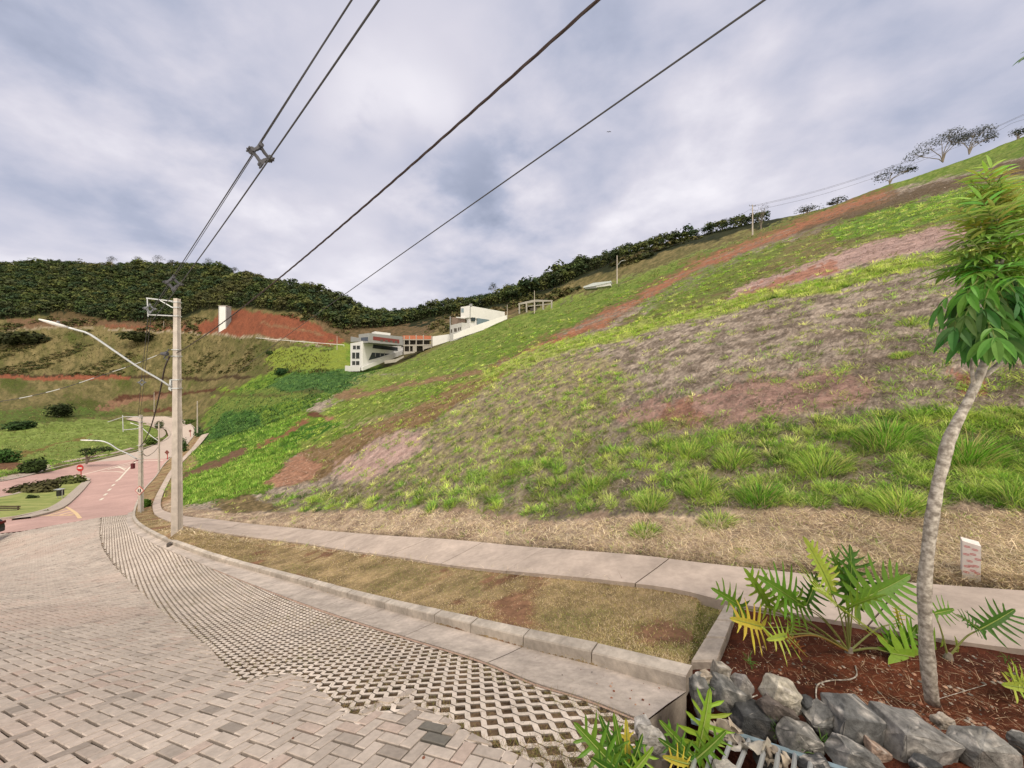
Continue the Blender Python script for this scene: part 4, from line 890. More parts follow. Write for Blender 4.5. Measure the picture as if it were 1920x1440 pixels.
# single shrubs beside the road and on the meadow
def bush(name, px, py, w, h, pal, label, cat='shrub', nq=260, group=None, flat=1.0, off=0.0, stemh=.12):
    p = T1(px, py); m = F/p.y; W_, H_ = w/m/2, h/m
    o = thing(name, label, cat, p, group)
    c0 = np.array([[0,0,H_*.48]])+G3.uniform(-1,1,(7,3))*np.array([W_*.5,W_*.5,H_*.16]); c0[0] = (0,0,H_*.5)
    v, f, c = leafquads(c0, np.tile([W_*.5, W_*.5, H_*.46], (7,1)), nq//2, W_*.10+.04, np.tile(np.array(pal), (7,1))*G3.uniform(.8,1.25,(7,1)), True)
    npmesh('foliage', v, f, M_tree, o, c)
    s = MB(); 
    for k in range(4): a = k*1.6; s.tube([(0,0,-.15),(math.cos(a)*W_*.3, math.sin(a)*W_*.3, H_*.5)], [.05*W_+.01,.02], 5)
    s.build('stem', M_bark, o); return o
dg = C3(58,74,36); mg = C3(90,112,50); lg = C3(122,140,66)
for a in ((66,887,44,26,dg,'dark bush hiding the footpath at the left of the far road'),(112,781,40,26,C3(50,62,32),'large round dark bush on the meadow below the red cut'),
          (281,834,22,14,mg,'small bush on the inner side of the road bend'),(299,804,14,16,C3(92,104,64),'bush on the tip of the green verge in the bend'),
          (344,848,15,28,C3(70,96,44),'tall rounded bush between the road and the sidewalk right of the front pole'),(355,797,20,12,mg,'flat bush at the far end of the turning circle'),
          (375,818,20,20,C3(84,110,66),'greyish bush at the outer kerb of the turning circle'),(75,926,70,22,C3(84,82,52),'long dusty hedge along the back of the road island'),
          (125,912,50,18,C3(96,104,58),'grey green shrub near the tip of the road island'),(272,640,60,18,C3(64,70,36),'dark thicket on the far hill left of the front pole'),
          (45,645,70,24,C3(56,62,34),'dark thicket at the left edge of the far hill'),(35,806,44,18,C3(60,84,44),'dark shrubs at the left end of the meadow'),(8,868,40,26,C3(70,104,50),'green shrub at the left edge above the road'),
          (273,951,22,16,C3(74,104,36),'leafy shrub at the foot of the second pole'),(506,618+48,14,9,C3(64,84,44),'lone bush on the yellow green far slope'),
          (530,703,26,14,C3(48,80,44),'dark bush on the dark green flank left of the white house'),(60,940,16,12,dg,'small dark shrub on the lawn of the road island'),(80,966,22,8,C3(110,116,84),'grey ground shrub by the island kerb')):
    bush('shrub', *a, group='shrubs around the road and hills')
# ================================================================ poles, lamps, wires
M_pole = material('pole concrete', (.43,.385,.345), nscale=3.5, namp=.22, bump=.006, bscale=30, rough=.92)
M_galv = material('galvanised steel', (.50,.52,.53), nscale=8, namp=.1, rough=.45, metal=.6)
M_dark = material('dark hardware', (.07,.07,.08), nscale=20, namp=.2, rough=.6)
M_grey = material('grey insulator', (.14,.15,.165), nscale=20, namp=.2, rough=.6)
M_cable = material('cable', (.05,.048,.05), nscale=20, namp=.2, rough=.6)
M_cable2 = material('twisted cable', (.045,.03,.028), nscale=20, namp=.3, rough=.7)
M_white = material('white paint', (.66,.65,.63), nscale=4, namp=.07, rough=.6)
M_black = material('black paint', (.02,.02,.022), rough=.5, nscale=10, namp=.2)
M_redp = material('red sign paint', (.42,.03,.03), nscale=6, namp=.1, rough=.5)
def pole_shape(H, w0, w1, d0, d1, z0=-.4):      # tapering double-T pole with recessed faces
    b = MB(); 
    def ring(z):
        t = (z)/H; w = (w0+(w1-w0)*t)/2; d = (d0+(d1-d0)*t)/2; i = .28*w; e = .22*d
        return [(-w,-d,z),(w,-d,z),(w,-d+e,z),(w-i*.6,-d+e*1.4,z),(w-i*.6,d-e*1.4,z),(w,d-e,z),(w,d,z),(-w,d,z),(-w,d-e,z),(-w+i*.6,d-e*1.4,z),(-w+i*.6,-d+e*1.4,z),(-w,-d+e,z)]
    zs = [z0]+[H*k/8 for k in range(1,9)]; n = 12
    for z in zs: b.v += ring(z)
    for k in range(len(zs)-1):
        for j in range(n): a = k*n+j; c = k*n+(j+1)%n; b.f.append([a,c,c+n,a+n]); b.c.append((1,1,1))
    b.f.append(list(range((len(zs)-1)*n, len(zs)*n))); b.c.append((1,1,1)); return b
def add_lamp(o, pts, r, head=.55, aim=None):      # curved arm and its lamp head, local points from the pole outwards
    a = MB(); c = spline([tuple(p) for p in pts], 18); a.tube(c, r, 8); arm = a.build('lamp_arm', M_galv, o, smooth=True)
    d = (Vector(c[-1])-Vector(c[-2])).normalized(); e = Vector(c[-1]); s = d.cross(Vector((0,0,1))).normalized(); u_ = s.cross(d)
    h = MB(); L = head; P = []
    secs = ((-.05,.05,.03),(.15*L,.10,.05),(.5*L,.14,.06),(.85*L,.11,.04),(L,.04,.02))
    for t, w, th in secs:
        p = e+d*t
        for k in range(8):
            an = math.pi*2*k/8; h.v.append(tuple(p+s*math.cos(an)*w+u_*math.sin(an)*th))
    for i in range(len(secs)-1):
        for k in range(8): q_ = i*8+k; w = i*8+(k+1)%8; h.f.append([q_,w,w+8,q_+8]); h.c.append((1,1,1))
    h.f += [list(range(8))[::-1], list(range(32,40))]; h.c += [(1,1,1)]*2
    hd = h.build('lamp_head', M_white, arm, smooth=True)
    g = MB(); g.tube([e+d*.35*L+u_*.05, e+d*.35*L+u_*.13], [.05,.035], 8); g.build('photocell', M_grey, arm)
def band(o, z, w, d, th=.05):
    b = MB(); b.box((0,-d/2-.012,z),(w+.05,.02,th)); b.box((0,d/2+.012,z),(w+.05,.02,th)); b.box((-w/2-.012,0,z),(.02,d+.02,th)); b.box((w/2+.012,0,z),(.02,d+.02,th)); b.tube([(-w/2-.1,-d/2-.01,z),(w/2+.1,-d/2-.01,z)], .012, 6); return b.build('band', M_galv, o)
def pole(px, py, ptop, Y, label, w=.30, group='utility poles along the road', bands=(), name='utility_pole', H=None):
    b = at(px, py, Y); H = H or (py-ptop)/F*Y; o = thing(name, label, 'utility pole', b, group)
    pole_shape(H, w, w*.55, w*.8, w*.5).build('shaft', M_pole, o)
    for z in bands:
        t = z/H; band(o, z, w*(1-.45*t), w*.8*(1-.37*t))
    return o, b, H
YP = 14.0
p1, b1, H1_ = pole(332, 1004, 560, YP, 'front concrete utility pole with a long street lamp arm, standing in the planting strip', .30)
def P1z(py): return -(py-HY)/F*YP-b1.z
for yy in (567,577,593,656,668,712,728):
    z = P1z(yy); t = z/H1_; band(p1, z, .30*(1-.45*t), .24*(1-.37*t), .04)
# lamp arm towards the carriageway
dirn = Vector((-.70,-.714,0)); arm_px = [(321,726),(300,712),(262,690),(222,663),(190,641),(165,625),(145,619),(124,613)]
pts = []
for (x, y) in arm_px:
    u = (x-CX)/F; s = (b1.x-u*YP)/(-dirn.x+u*dirn.y); Yy = YP+dirn.y*s; pts.append(Vector((b1.x+dirn.x*s, Yy, -(y-HY)/F*Yy))-b1)
add_lamp(p1, pts, .034, .62)
g = MB(); g.hexa([(-.28,-.10,P1z(730)),(-.16,-.10,P1z(733)),(-.16,-.04,P1z(733)),(-.28,-.04,P1z(730)),(-.22,-.10,P1z(712)),(-.16,-.10,P1z(711)),(-.16,-.04,P1z(711)),(-.22,-.04,P1z(712))]); g.build('arm_bracket', M_galv, p1)
# bracket arms for the compact line
br = MB(); zt = P1z(566); zb = P1z(593)
br.tube([(-.08,-.1,zt),(-1.05,-.25,zt+.1)], .028, 6); br.tube([(-.08,-.1,zt-.28),(-.55,-.18,zt+.02)], .018, 6); br.tube([(-.08,-.1,zb),(-.98,-.25,zb+.02)], .025, 6); br.tube([(-1.02,-.25,zt+.12),(-.98,-.25,zb-.06)], .02, 6)
br.build('bracket', M_galv, p1)
M_ins = M_grey
def spacer_shape(c, ax, R=.26, up=Vector((0,0,1))):    # diamond spacer ring with four clamps
    ax = Vector(ax).normalized(); s = ax.cross(up).normalized(); u_ = s.cross(ax); b = MB(); c = Vector(c)
    cor = [c+u_*R, c+s*R*.8, c-u_*R, c-s*R*.8]
    for i in range(4):
        a, d = cor[i], cor[(i+1)%4]; m = (a+d)/2; m = m+(c-m)*.12; b.tube([a, m, d], [R*.17,R*.2,R*.17], 6)
    for q_ in cor:
        o_ = (q_-c).normalized(); b.tube([q_-ax*R*.4, q_+ax*R*.4], [R*.24,R*.24], 8); b.tube([q_, q_+o_*R*.45], [R*.14,R*.08], 6); b.tube([q_+o_*R*.3-ax*R*.5, q_+o_*R*.3+ax*R*.5], R*.08, 6)
    return b
def on_plane(A, B, x, y):
    u = (x-CX)/F; t = (u*A.y-A.x)/((B.x-A.x)-u*(B.y-A.y)); Y = A.y+(B.y-A.y)*t; return t, Vector((u*Y, Y, -(y-HY)/F*Y))
def wire_from_px(A, B, px, ext=1.0, n=60, deg=2):      # wire in the vertical plane through A and B, height read from the photo
    T = []; Z = []
    for x, y in px:
        t, p = on_plane(A, B, x, y); T.append(t); Z.append(p.z)
    co = np.polyfit(T, Z, deg); ts = np.linspace(min(T), ext, n)
    return [Vector((A.x+(B.x-A.x)*t, A.y+(B.y-A.y)*t, float(np.polyval(co, t)))) for t in ts]
att = at(281, 588, YP-.25); PB = Vector((10.4,-5.0,9))
def wire(name, pts, r, mat, label, group=None, n=6, tw=0, strands=1):
    b = MB()
    if strands == 1: b.tube(pts, r, n)
    else:
        P = []; 
        for i in range(len(pts)-1):
            for k in range(6): P.append(pts[i].lerp(pts[i+1], k/6))
        P.append(pts[-1]); L = 0
        for s in range(strands):
            Q = []; L = 0
            for i, p in enumerate(P):
                if i: L += (P[i]-P[i-1]).length
                d = (P[min(i+1,len(P)-1)]-P[max(i-1,0)]).normalized(); sd = d.orthogonal().normalized(); sd = d.cross(Vector((0,0,1))).normalized(); up_ = sd.cross(d); a = L*2*math.pi/tw+s*2*math.pi/strands
                Q.append(p+(sd*math.cos(a)+up_*math.sin(a))*r*.85)
            b.tube(Q, r, 5, cap=False)
    o = b.build(name, mat, smooth=True); tag(o, label, 'cable', group); return o
wA = wire_from_px(att, PB, [(283,583),(338,500),(400,400),(484,272),(560,158),(658,0)])
wA2 = wire_from_px(att, PB, [(284,586),(338,506),(400,406),(484,277),(560,161),(655,4)])
wB = wire_from_px(att, PB, [(287,600),(327,545),(410,437),(497,308),(600,160),(710,0)])
wire('overhead_cable', wA, .010, M_cable, 'leftmost thick overhead line of the spacer pair running up out of the photo', 'overhead cables')
wire('overhead_cable', wA2, .006, M_cable, 'thin messenger wire hugging the leftmost overhead line', 'overhead cables')
wire('overhead_cable', wB, .011, M_cable, 'second thick overhead line, right of the spacer clamps', 'overhead cables')
for (x1, y1, x2, y2, R, lab) in ((481,273,497,308,.15,'large dark diamond spacer clamp between the two overhead lines high in the sky'),(319,523,331,540,.22,'grey diamond spacer clamp on the lines just above the front pole')):
    _, pa_ = on_plane(att, PB, x1, y1); _, pb_ = on_plane(att, PB, x2, y2); c = (pa_+pb_)/2; ax = PB-att; ax.z = 0
    o = thing('cable_spacer', lab, 'cable spacer', c, 'spacer clamps on the overhead lines'); R = (17 if y1 < 400 else 11)/F*c.y; spacer_shape((0,0,0), (ax.x, ax.y, 3.5), R).build('frame', M_dark, o)
o = thing('cable_spacer', 'grey insulator frame held by the bracket arms of the front pole', 'cable spacer', at(281,579,YP-.25), 'spacer clamps on the overhead lines'); spacer_shape((0,0,0), (.8,-.6,.25), .17).build('frame', M_grey, o)
# twisted low-voltage cable
att2 = at(330, 664, YP-.2); PB2 = Vector((10.4,-4.4,7))
wT = wire_from_px(att2, PB2, [(331,662),(420,604),(520,526),(600,450),(700,374),(800,289),(900,203),(1000,108),(1112,0)])
wire('twisted_cable', wT, .0085, M_cable2, 'thick reddish brown twisted cable sagging from the front pole across the sky', 'overhead cables', tw=.9, strands=3)
# thin cable across the valley
far_att = at(341, 771, 98); PB3 = Vector((7.5,-3.0,8))
wN = wire_from_px(far_att, PB3, [(341,769),(500,657),(652,548),(800,443),(960,330),(1140,205),(1300,94),(1433,0)], n=90, deg=3)
wire('overhead_cable', wN, .0085, M_cable, 'rightmost single overhead cable crossing the sky and the valley', 'overhead cables')
# service cable to the left with pale sleeves
A_ = at(321, 655, YP-.1); B_ = at(-260, 835, 11.0); ptsS = [on_plane(A_, B_, x, y)[1] for x, y in ((321,655),(290,668),(250,684),(190,704),(120,727),(60,742),(0,753),(-120,772),(-260,792))]
ptsS = [Vector(p) for p in spline([tuple(p) for p in ptsS], 60)]
wire('service_cable', ptsS, .012, M_cable, 'dark service cable running left from the front pole over the road', 'overhead cables')
for i, (k0, k1) in enumerate(((6,9),(10,13),(15,19),(23,26),(29,32),(35,38),(41,43))):
    pass
cab = [o for o in bpy.data.objects if o.get('label','').startswith('dark service cable')][0]
for k0, k1 in ((5,8),(10,12),(14,17),(21,24),(28,31),(34,37)): sl_ = MB(); sl_.tube(ptsS[k0:k1+1], .0128, 6); sl_.build('sleeve', M_galv, cab)
# jumper hardware on the front pole
j = MB(); j.tube([(-.2,-.2,P1z(664)),(-.42,-.25,P1z(664))], [.09,.06], 8); j.tube([(-.15,-.2,P1z(655)),(-.30,-.25,P1z(672)),(-.16,-.2,P1z(676))], .02, 6); j.build('clamp', M_dark, p1)

p2, b2, H2 = pole(264, 963, 778, 28.4, 'second utility pole, with a street lamp arm and a warning sign in front', .30)
def at2(x, y, Y): return at(x, y, Y)
for yy in (783,791,801,835,846,851,860,866): 
    z = (963-yy)/F*28.4; t = z/H2; band(p2, z, .30*(1-.45*t), .24*(1-.37*t), .05)
pts = []
dir2 = Vector((-.85,-.53,0))
for (x, y) in [(257,861),(240,851),(222,843),(205,832),(190,827),(175,826)]:
    u = (x-CX)/F; s = (b2.x-u*28.4)/(-dir2.x+u*dir2.y); Yy = 28.4+dir2.y*s; pts.append(Vector((b2.x+dir2.x*s, Yy, -(y-HY)/F*Yy))-b2)
add_lamp(p2, pts, .05, .7)
br = MB(); br.tube([(0,0,H2-.15),(-1.0,-.5,H2-.1)], .03, 6); br.tube([(0,0,H2-1.2),(-.95,-.5,H2-1.25)], .03, 6); br.tube([(-1.0,-.5,H2+.05),(-.95,-.5,H2-1.4)], .03, 6); br.tube([(-.9,-.5,H2-.1),(-1.8,-.9,H2-.5)], .025, 6); br.build('bracket', M_galv, p2)
bx = MB(); bx.box((-.35,-.3,(963-872)/F*28.4),(.20,.18,.46)); bx.tube([(-.35,-.3,(963-865)/F*28.4),(-.1,-.1,(963-862)/F*28.4)], .03, 6); bx.build('meter_box', material('dark red box', (.10,.02,.025), nscale=9, namp=.2), p2)
o = thing('cable_spacer', 'grey insulator frame hanging on the lines beyond the front pole', 'cable spacer', at(266,717,20.5), 'spacer clamps on the overhead lines'); spacer_shape((0,0,0), (-.8,.7,-.2), .17).build('frame', M_grey, o)
def simple(name, pix, Y0, Y1, r, mat, label, n=40):
    c = spline(pix, n); iy = np.linspace(1/Y0, 1/Y1, n); pts = [at(x, y, 1/q_) for (x, y), q_ in zip(c, iy)]; return wire(name, pts, r, mat, label, 'overhead cables')
simple('overhead_cable', [(278,592),(272,650),(265,712),(259,782)], 13.8, 28.2, .012, M_cable, 'left wire of the spacer line between front pole and second pole')
simple('overhead_cable', [(283,596),(277,650),(270,718),(262,784)], 13.8, 28.2, .012, M_cable, 'right wire of the spacer line between front pole and second pole')
simple('twisted_cable', [(318,668),(309,690),(302,725),(293,765),(283,800),(272,825),(262,838)], 13.8, 28.2, .030, M_cable2, 'drooping twisted cable between front pole and second pole')
simple('twisted_cable', [(262,838),(268,850),(276,855),(288,848),(297,838)], 28.2, 58, .03, M_cable2, 'slack twisted cable between second and third pole')
for (x, yb, yt, Y, lab) in ((298,886,792,58,'third utility pole at the kerb beyond the second pole'),(341,826,770,98,'utility pole seen just right of the front pole shaft'),(370,809,752,97,'utility pole on the green flank beside the turning circle'),
    (289,778,736,165,'thin utility pole beyond the turning circle'),(307,622,602,246,'small utility pole on the upper road of the far hill'),(632,655,630,160,'thin pole left of the white house'),
    (1002,586,545,117,'pole standing at the bare concrete frame'),(951,592,571,120,'grey post behind the tall white house')):
    o, b, H = pole(x, yb, yt, Y, lab, .26)
    if x == 298:
        add_lamp(o, [(0,0,H*.62),(-1.2,-.3,H*.75),(-2.6,-.6,H*.92),(-3.6,-.8,H*.98)], .05, .6)
        c = MB(); c.tube([(-.9,0,H-.5),(.3,0,H-.5)], .04, 6); c.build('crossarm', M_galv, o)
    if x in (341,): c = MB(); c.tube([(-.5,0,H-.4),(.3,0,H-.4)], .04, 6); c.build('crossarm', M_galv, o)
for (x, yb, yt, Y, lab, arm) in ((1411,439,384,104,'utility pole with crossarm on the crest of the slope',0),(1157,530,479,112,'lamp pole on the upper street in the middle of the skyline',1)):
    o, b, H = pole(x, yb, yt, Y, lab, .34, 'utility poles on the upper street')
    if arm: add_lamp(o, [(0,0,H*.62),(.8,0,H*.72),(1.6,0,H*.80),(2.6,0,H*.82)], .06, .6)
    else:
        c = MB(); c.tube([(-1.1,0,H-.35),(1.1,0,H-.35)], .07, 6)
        for k in (-1,-.2,.9): c.tube([(k,0,H-.3),(k,0,H+.05)], [.09,.05], 6)
        c.build('crossarm', M_grey, o); c = MB(); c.tube([(-.8,0,H-1.7),(.9,0,H-1.7)], .05, 6); c.build('crossarm', M_grey, o)
up_end = (2120, 128)
for k, (y0, y1, ym, lab) in enumerate(((386,128,330,'top wire of the upper street line rising to the right edge'),(388,136,334,'second wire of the upper street line rising to the right edge'),(396,178,349,'low wire of the upper street line rising to the right edge'))):
    simple('overhead_cable', [(1411,y0),(1540,y0-31),(1680,y0-77),(1860,y0-146),(1920,y0-172),(2120,y1)], 104, 84, .03, M_cable, lab)
simple('overhead_cable', [(1157,482),(1240,466),(1330,436),(1411,390)], 112, 104, .03, M_cable, 'wire between the two poles on the upper street')
simple('overhead_cable', [(1002,548),(1060,534),(1110,512),(1157,486)], 117, 112, .03, M_cable, 'wire from the bare frame to the lamp pole')

# ================================================================ signs and street furniture
def sign_post(px, pyb, pyt, Y, label, cat='traffic sign'):
    b = at(px, pyb, Y); o = thing('road_sign', label, cat, b); H = (pyb-pyt)/F*Y; p = MB(); p.tube([(0,0,-.2),(0,0,H)], .035 if Y < 40 else .06, 8); p.build('post', M_galv if Y < 40 else M_redp, o); return o, H
o, H = sign_post(152, 898, 876, 55, 'red round no entry sign at the tip of the road island')
R_ = 7/F*55/1.1; zc_ = H-.1; s = MB(); s.tube([(0,-.10,zc_),(0,-.14,zc_)], R_, 20); s.build('sign_disc', M_redp, o); s = MB(); s.box((0,-.16,zc_),(R_*1.25,.02,R_*.36)); s.build('sign_bar', M_white, o)
# diamond warning sign with two walking figures
o, H = sign_post(264, 966, 919, 27.6, 'white diamond sign with red rim and dark walking figures before the second pole')
zc_ = (966-919)/F*27.6; R_ = .40
def diamond(r, y0, y1): return [(-r,y0,zc_),(0,y0,zc_-r),(r,y0,zc_),(0,y0,zc_+r),(-r,y1,zc_),(0,y1,zc_-r),(r,y1,zc_),(0,y1,zc_+r)]
s = MB(); s.hexa(diamond(R_,-.10,-.08)); s.build('sign_rim', M_redp, o); s = MB(); s.hexa(diamond(R_*.86,-.104,-.102)); s.build('sign_panel', material('sign white', (.62,.55,.5), nscale=5, namp=.08), o)
s = MB()
for dx, k in ((-.09,.8),(.08,1.0)):
    s.box((dx,-.108,zc_+.13*k),(.07*k,.006,.07*k)); s.box((dx,-.108,zc_+.02*k),(.10*k,.006,.14*k)); s.hexa([(dx-.09*k,-.111,zc_-.17*k),(dx-.05*k,-.111,zc_-.17*k),(dx-.05*k,-.106,zc_-.17*k),(dx-.09*k,-.106,zc_-.17*k),(dx-.03,-.111,zc_-.05*k),(dx+.02,-.111,zc_-.05*k),(dx+.02,-.106,zc_-.05*k),(dx-.03,-.106,zc_-.05*k)])
    s.hexa([(dx+.04*k,-.111,zc_-.17*k),(dx+.09*k,-.111,zc_-.17*k),(dx+.09*k,-.106,zc_-.17*k),(dx+.04*k,-.106,zc_-.17*k),(dx-.01,-.111,zc_-.05*k),(dx+.04,-.111,zc_-.05*k),(dx+.04,-.106,zc_-.05*k),(dx-.01,-.106,zc_-.05*k)])
s.build('pictogram', M_black, o)
for (x, yb, yt, Y, lab) in ((314,862,848,68,'small brown diamond sign at the kerb beyond the third pole'),(357,823,808,104,'small dark diamond sign at the outer kerb of the bend')):
    o, H = sign_post(x, yb, yt, Y, lab); s = MB(); r = .5; z_ = H; s.hexa([(-r,-.12,z_),(0,-.12,z_-r),(r,-.12,z_),(0,-.12,z_+r),(-r,-.08,z_),(0,-.08,z_-r),(r,-.08,z_),(0,-.08,z_+r)]); s.build('sign_panel', material('brown sign', (.17,.06,.05), nscale=5, namp=.2), o)
# litter bin and bench on the island
b = at(113, 934, 38); o = thing('litter_bin', 'dark litter bin under a small roof on the road island', 'litter bin', b)
s = MB(); s.box((0,0,.62),(.42,.4,.62)); s.build('bin_body', M_black, o); s = MB(); s.box((-.1,0,1.06),(.72,.5,.05)); s.build('bin_roof', M_galv, o); s = MB(); s.tube([(-.3,0,-.1),(-.3,0,1.05)], .03, 6); s.tube([(.22,0,-.1),(.22,0,1.05)], .03, 6); s.build('post', M_galv, o)
b = at(6, 969, 29.5); o = thing('park_bench', 'dark wooden bench on the lawn of the road island at the left edge', 'bench', b); s = MB()
M_wood = material('dark wood', (.07,.05,.035), nscale=9, namp=.3, rough=.8)
for k in range(3): s.box((-.2,.0+.13*k,.42+.06),(2.2,.11,.04))
s.build('seat', M_wood, o); s = MB()
for k in range(2): s.box((-.2,.42+.03*k,.62+.16*k),(2.2,.03,.12))
s.build('backrest', M_wood, o)
for k in (-1.1,.72):
    s = MB(); s.box((k,.13,.2),(.08,.36,.48)); s.box((k,.42,.45),(.07,.07,.8)); s.build('leg', M_wood, o)
# car leaving the frame on the left
M_dkred = material('dark tail light', (.09,.01,.01), rough=.3, nscale=9, namp=.2)
def car():
    Y = 19.2; b = at(-79, 1029, Y); o = thing('parked_car', 'black car cut off by the left edge, only its tail and rear wheel showing', 'car', b); o.rotation_euler = (0,0,math.radians(12))
    M_car = material('black car paint', (.018,.019,.022), rough=.25, spec=.6, nscale=3, namp=.1); M_gl = material('car glass', (.03,.035,.04), rough=.08, spec=.8)
    prof = [(.0,.28),(.02,.55),(-.02,.80),(-.12,.98),(-.55,1.42),(-1.1,1.50),(-2.1,1.46),(-2.75,1.06),(-3.6,.92),(-3.95,.70),(-4.0,.30),(-3.6,.22),(-.4,.22)]
    s = MB(); n = len(prof); st = [(-.86,.90,1.0),(-.78,1.0,1.0),(0,1.0,1.0),(.78,1.0,1.0),(.86,.90,1.0)]
    for (yy, kz, kk_) in st:
        for (x, z) in prof:
            inn = .14 if z > 1.1 and abs(yy) > .5 else 0; s.v.append((x+.45, (yy-math.copysign(inn, yy) if yy else 0)+.8, z if kz == 1 else z*.97+.01))
    for i in range(4):
        for k in range(n): a = i*n+k; c = i*n+(k+1)%n; s.f.append([a,c,c+n,a+n]); s.c.append((1,1,1))
    s.f += [list(range(n)), list(range(4*n,5*n))[::-1]]; s.c += [(1,1,1)]*2; s.build('body', M_car, o)
    s = MB(); s.hexa([(.30,.1,1.02),(.30,1.5,1.02),(-.04,1.42,1.36),(-.04,.18,1.36),(.34,.1,1.02),(.34,1.5,1.02),(-.0,1.42,1.38),(-.0,.18,1.38)]); s.build('rear_window', M_gl, o)
    s = MB(); s.hexa([(-.2,-.1,1.05),(-2.1,-.1,1.05),(-2.1,-.06,1.05),(-.2,-.06,1.05),(-.5,.04,1.38),(-1.7,.04,1.38),(-1.7,.08,1.38),(-.5,.08,1.38)]); s.build('side_window', M_gl, o)
    for yy in (.02,1.5): s = MB(); s.box((.44,yy+.08,.86),(.06,.24,.16)); s.build('tail_light', M_dkred, o)
    for x in (-.45,-2.95):
        for yy in (-.06,1.66):
            w = MB(); w.tube([(x+.0,yy-.11,.33),(x,yy-.09,.33),(x,yy+.09,.33),(x,yy+.11,.33)], [.28,.33,.33,.28], 20); t_ = w.build('wheel', material('tyre', (.02,.02,.02), rough=.9, nscale=8, namp=.2), o); w = MB(); w.tube([(x,yy-.125,.33),(x,yy+.125,.33)], .2, 16); w.build('rim', M_galv, t_)
car()
# boundary marker with red prints
b = T1(1820, 1077); b.z -= .01; m_ = F/b.y; o = thing('boundary_marker', 'white concrete lot marker dotted with red marks beside the sidewalk', 'marker', b)
o.rotation_euler = (0,0,-math.radians(47)); hh = 66/m_; ww = 36/m_/2*.57; s = MB(); s.v = [(-ww,-ww*.9,-.05),(ww*.9,-ww,-.05),(ww*.9,ww*.8,-.05),(-ww,ww*.8,-.05),(-ww*1.0,-ww*.9,hh*.97),(ww*.95,-ww,hh*.93),(ww*.95,ww*.8,hh*.97),(-ww*1.0,ww*.8,hh)]
s.f = [[0,1,5,4],[1,2,6,5],[2,3,7,6],[3,0,4,7],[4,5,6,7]]; s.c = [(1,1,1)]*5; body = s.build('body', material('whitewashed concrete', (.60,.55,.52), nscale=20, namp=.12, bump=.003, bscale=90, rough=.9), o)
s = MB(); M_rm = material('red print', (.45,.06,.07), rough=.8, nscale=60, namp=.3)
for k, (a, z) in enumerate(((-.6,.84),(.35,.8),(-.75,.62),(.1,.66),(.7,.55),(-.3,.45),(.45,.35),(-.65,.28),(.1,.2),(-.15,.32),(.62,.16),(-.7,.12))):
    x = a*ww*.85; z_ = z*hh; r = .017
    for sgn in (1,-1):
        P_ = [(x+r*1.3*math.cos(t), -ww*1.02-.004-(.0), z_+sgn*(.003+abs(math.sin(t))*r*.45)) for t in np.linspace(0, math.pi, 7)]+[(x+r*1.1*math.cos(t), -ww*1.02-.004, z_+sgn*(.002+abs(math.sin(t))*r*.15)) for t in np.linspace(math.pi, 0, 7)]
        s.add(P_, [tuple(range(14))])
for k, (a, z) in enumerate(((-.5,.75),(.3,.6),(-.2,.4),(.4,.25))):
    y_ = a*ww*.8; z_ = z*hh; s.add([(ww*.96+.004, y_-.018, z_), (ww*.96+.004, y_, z_+.012), (ww*.96+.004, y_+.018, z_), (ww*.96+.004, y_, z_-.012)], [(0,1,2,3)])
s.build('red_print', M_rm, body)

# ================================================================ buildings
M_wall = material('white render', (.66,.66,.655), nscale=.5, namp=.06, rough=.85, bump=.004, bscale=12)
M_gry = material('grey render', (.27,.275,.28), nscale=.6, namp=.08, rough=.85); M_raw = material('raw concrete', (.34,.32,.29), nscale=.8, namp=.2, rough=.95)
M_win = material('dark window glass', (.035,.045,.06), rough=.12, spec=.7, nscale=.6, namp=.4); M_brk = material('orange brick', (.42,.15,.09), nscale=2.5, namp=.22, rough=.9)
M_int = material('shaded interior', (.09,.08,.07), nscale=.7, namp=.3); M_blu = material('blue glass', (.16,.22,.26), rough=.15, spec=.7, nscale=.4, namp=.15); M_brn = material('brown screen', (.20,.15,.12), nscale=2, namp=.35)
def fpoint(fc, x, y):
    (xa, Ya, xb, Yb) = fc; A = at(xa, HY, Ya); B = at(xb, HY, Yb); return on_plane(A, B, x, y)[1]
def fprism(name, fc, poly, out, depth, mat, parent):      # polygon on a facade line, pushed out by `out`, `depth` m thick
    (xa, Ya, xb, Yb) = fc; A = at(xa, HY, Ya); B = at(xb, HY, Yb); d = (B-A); d.z = 0; d.normalize(); nrm = Vector((d.y, -d.x, 0))
    if nrm.y > 0: nrm = -nrm
    pts = [fpoint(fc, x, y)+nrm*out for x, y in poly]; n = len(pts); back = [p-nrm*depth for p in pts]
    s = MB(); s.add(pts+back, [tuple(range(n)), tuple(range(2*n-1, n-1, -1))]+[(k, (k+1)%n, n+(k+1)%n, n+k) for k in range(n)])
    o = s.build(name, mat); 
    if parent is not None: root = parent; 
    me = o.data
    base = parent
    loc = Vector((0,0,0)); q_ = parent
    while q_ is not None: loc += Vector(q_.location); q_ = q_.parent
    me.transform(Matrix.Translation(-loc)); o.parent = parent; return o
def planbox(name, C_, R_, L_, z0, z1, mat, parent):      # upright box from its near corner and the two neighbours (pixel column, depth)
    P = [at(x, HY, Y) for x, Y in (C_, R_, L_)]; B = P[1]+P[2]-P[0]; cs4 = [P[0], P[1], B, P[2]]; base = Vector(parent.location)
    s = MB(); s.hexa([Vector((p.x, p.y, z0))-base for p in cs4]+[Vector((p.x, p.y, z1))-base for p in cs4]); return s.build(name, mat, parent)
M_gry2 = material('light grey render', (.50,.50,.49), nscale=.6, namp=.08, rough=.85)
hA = thing('modern_house', 'white three storey house with a grey upper box and a brick red panel', 'house', at(700, 690, 122))
fL = (657, 124, 679, 117); fR = (679, 117, 757, 128)
